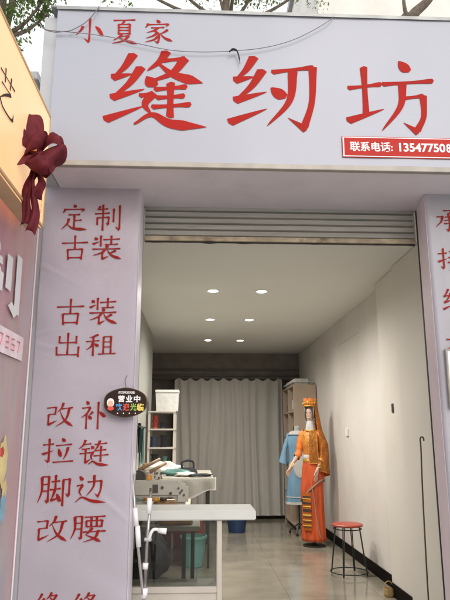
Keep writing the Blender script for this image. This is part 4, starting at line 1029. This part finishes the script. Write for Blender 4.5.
# bare limb in front of the pale building
tb_ = empty('bare_tree',(5.2,14.0,-.12)); tag(tb_,'bare slanting tree trunk in front of the pale building at upper right','tree')
MB().tube(catmull([(4.4,14.2,-.12),tuple(PY(405,60,14)),tuple(PY(410,20,13.8)),tuple(PY(432,-6,13.7)),tuple(PY(450,-60,13.6))],6),[.24]*6+[.2-.008*i for i in range(19)],10).build('trunk','bark',tb_,smooth=True)
MB().tube(catmull([tuple(PY(409,22,13.8)),tuple(PY(404,4,13.8)),tuple(PY(402,-40,13.9))],5),[.07-.004*i for i in range(11)],8).build('limb','bark',tb_,smooth=True)
MB().tube(catmull([tuple(PY(432,-6,13.7)),tuple(PY(424,-30,13.6)),tuple(PY(415,-60,13.5))],5),[.06-.004*i for i in range(11)],8).build('limb','bark',tb_,smooth=True)
hb = empty('apartment_building',(7,18,0)); tag(hb,'pale rendered multi-storey building rising behind the sign at upper right','building')
hx = PY(318,10,16).x
MB().box((hx,16,-.12),(hx+12,22,18)).build('wall','pale_wall',hb)
for i in range(3):
    for zf in (3.5,6.6,10.8,15.6):
        x = hx+1.1+i*3
        MB().box((x,15.94,zf),(x+1.5,15.998,zf+1.5)).build('window','glass' if False else 'machine_dark',hb)
        MB().box((x-.08,15.90,zf-.1),(x+1.58,15.999,zf-.002)).build('window_sill','pale_wall',hb)
MB().box((hx-.15,15.85,18.001),(hx+12.1,22.1,18.3)).build('roof','flashing',hb)
# dark low roof seen in the gap left of the sign
gz = PY(33,80,7.0); fr = empty('distant_roof_building',(-2.2,7.5,0)); tag(fr,'dark eave of a low building in the gap between lit box and sign','building')
MB().box((-2.6,6.9,-.12),(gz.x-.1,8.5,gz.z-.12)).build('wall','pale_wall',fr)
MB().box((-2.7,6.8,gz.z-.118),(gz.x+.12,8.6,gz.z),.01).build('roof','flashing',fr)

# ------------------------------------------------------------------ world, sun, camera
w = bpy.data.worlds.new('World'); S.world = w; w.use_nodes = True; nt = w.node_tree
bg = nt.nodes['Background']; bg.inputs['Strength'].default_value = .142
sk_ = nt.nodes.new('ShaderNodeTexSky'); sk_.sky_type = 'NISHITA'; sk_.sun_disc = False
sk_.sun_elevation = R(30); sk_.sun_rotation = R(165); sk_.dust_density = 4; sk_.air_density = 1.2
mx = nt.nodes.new('ShaderNodeMix'); mx.data_type = 'RGBA'; mx.inputs['Factor'].default_value = .72
mx.inputs['B'].default_value = (9.3,9.15,9.2,1)
nt.links.new(sk_.outputs[0], mx.inputs['A']); nt.links.new(mx.outputs['Result'], bg.inputs['Color'])
sd = bpy.data.lights.new('sun','SUN'); sd.energy = .7; sd.angle = R(25); sd.color = (1,.96,.92)
so_ = bpy.data.objects.new('sun', sd); COL.objects.link(so_)
# sun direction: azimuth 165 deg (behind the camera, slightly right), elevation 30
az = R(165); el_ = R(30); dv = Vector((math.sin(az)*math.cos(el_), math.cos(az)*math.cos(el_), math.sin(el_)))
so_.rotation_euler = dv.to_track_quat('Z','Y').to_euler(); so_.location = (-2,-4,8)
cd = bpy.data.cameras.new('camera'); cd.sensor_fit = 'VERTICAL'; cd.sensor_height = 24; cd.sensor_width = 18; cd.lens = 24
cd.clip_end = 500; cd.clip_start = .05
co = bpy.data.objects.new('camera', cd); COL.objects.link(co); co.location = (0,0,CAMZ); co.rotation_euler = (R(90)+PITCH, 0, -YAW)
S.camera = co
S.view_settings.view_transform = 'Standard'; S.view_settings.look = 'None'; S.view_settings.gamma = 1; S.view_settings.exposure = .33
S.view_settings.use_curve_mapping = False
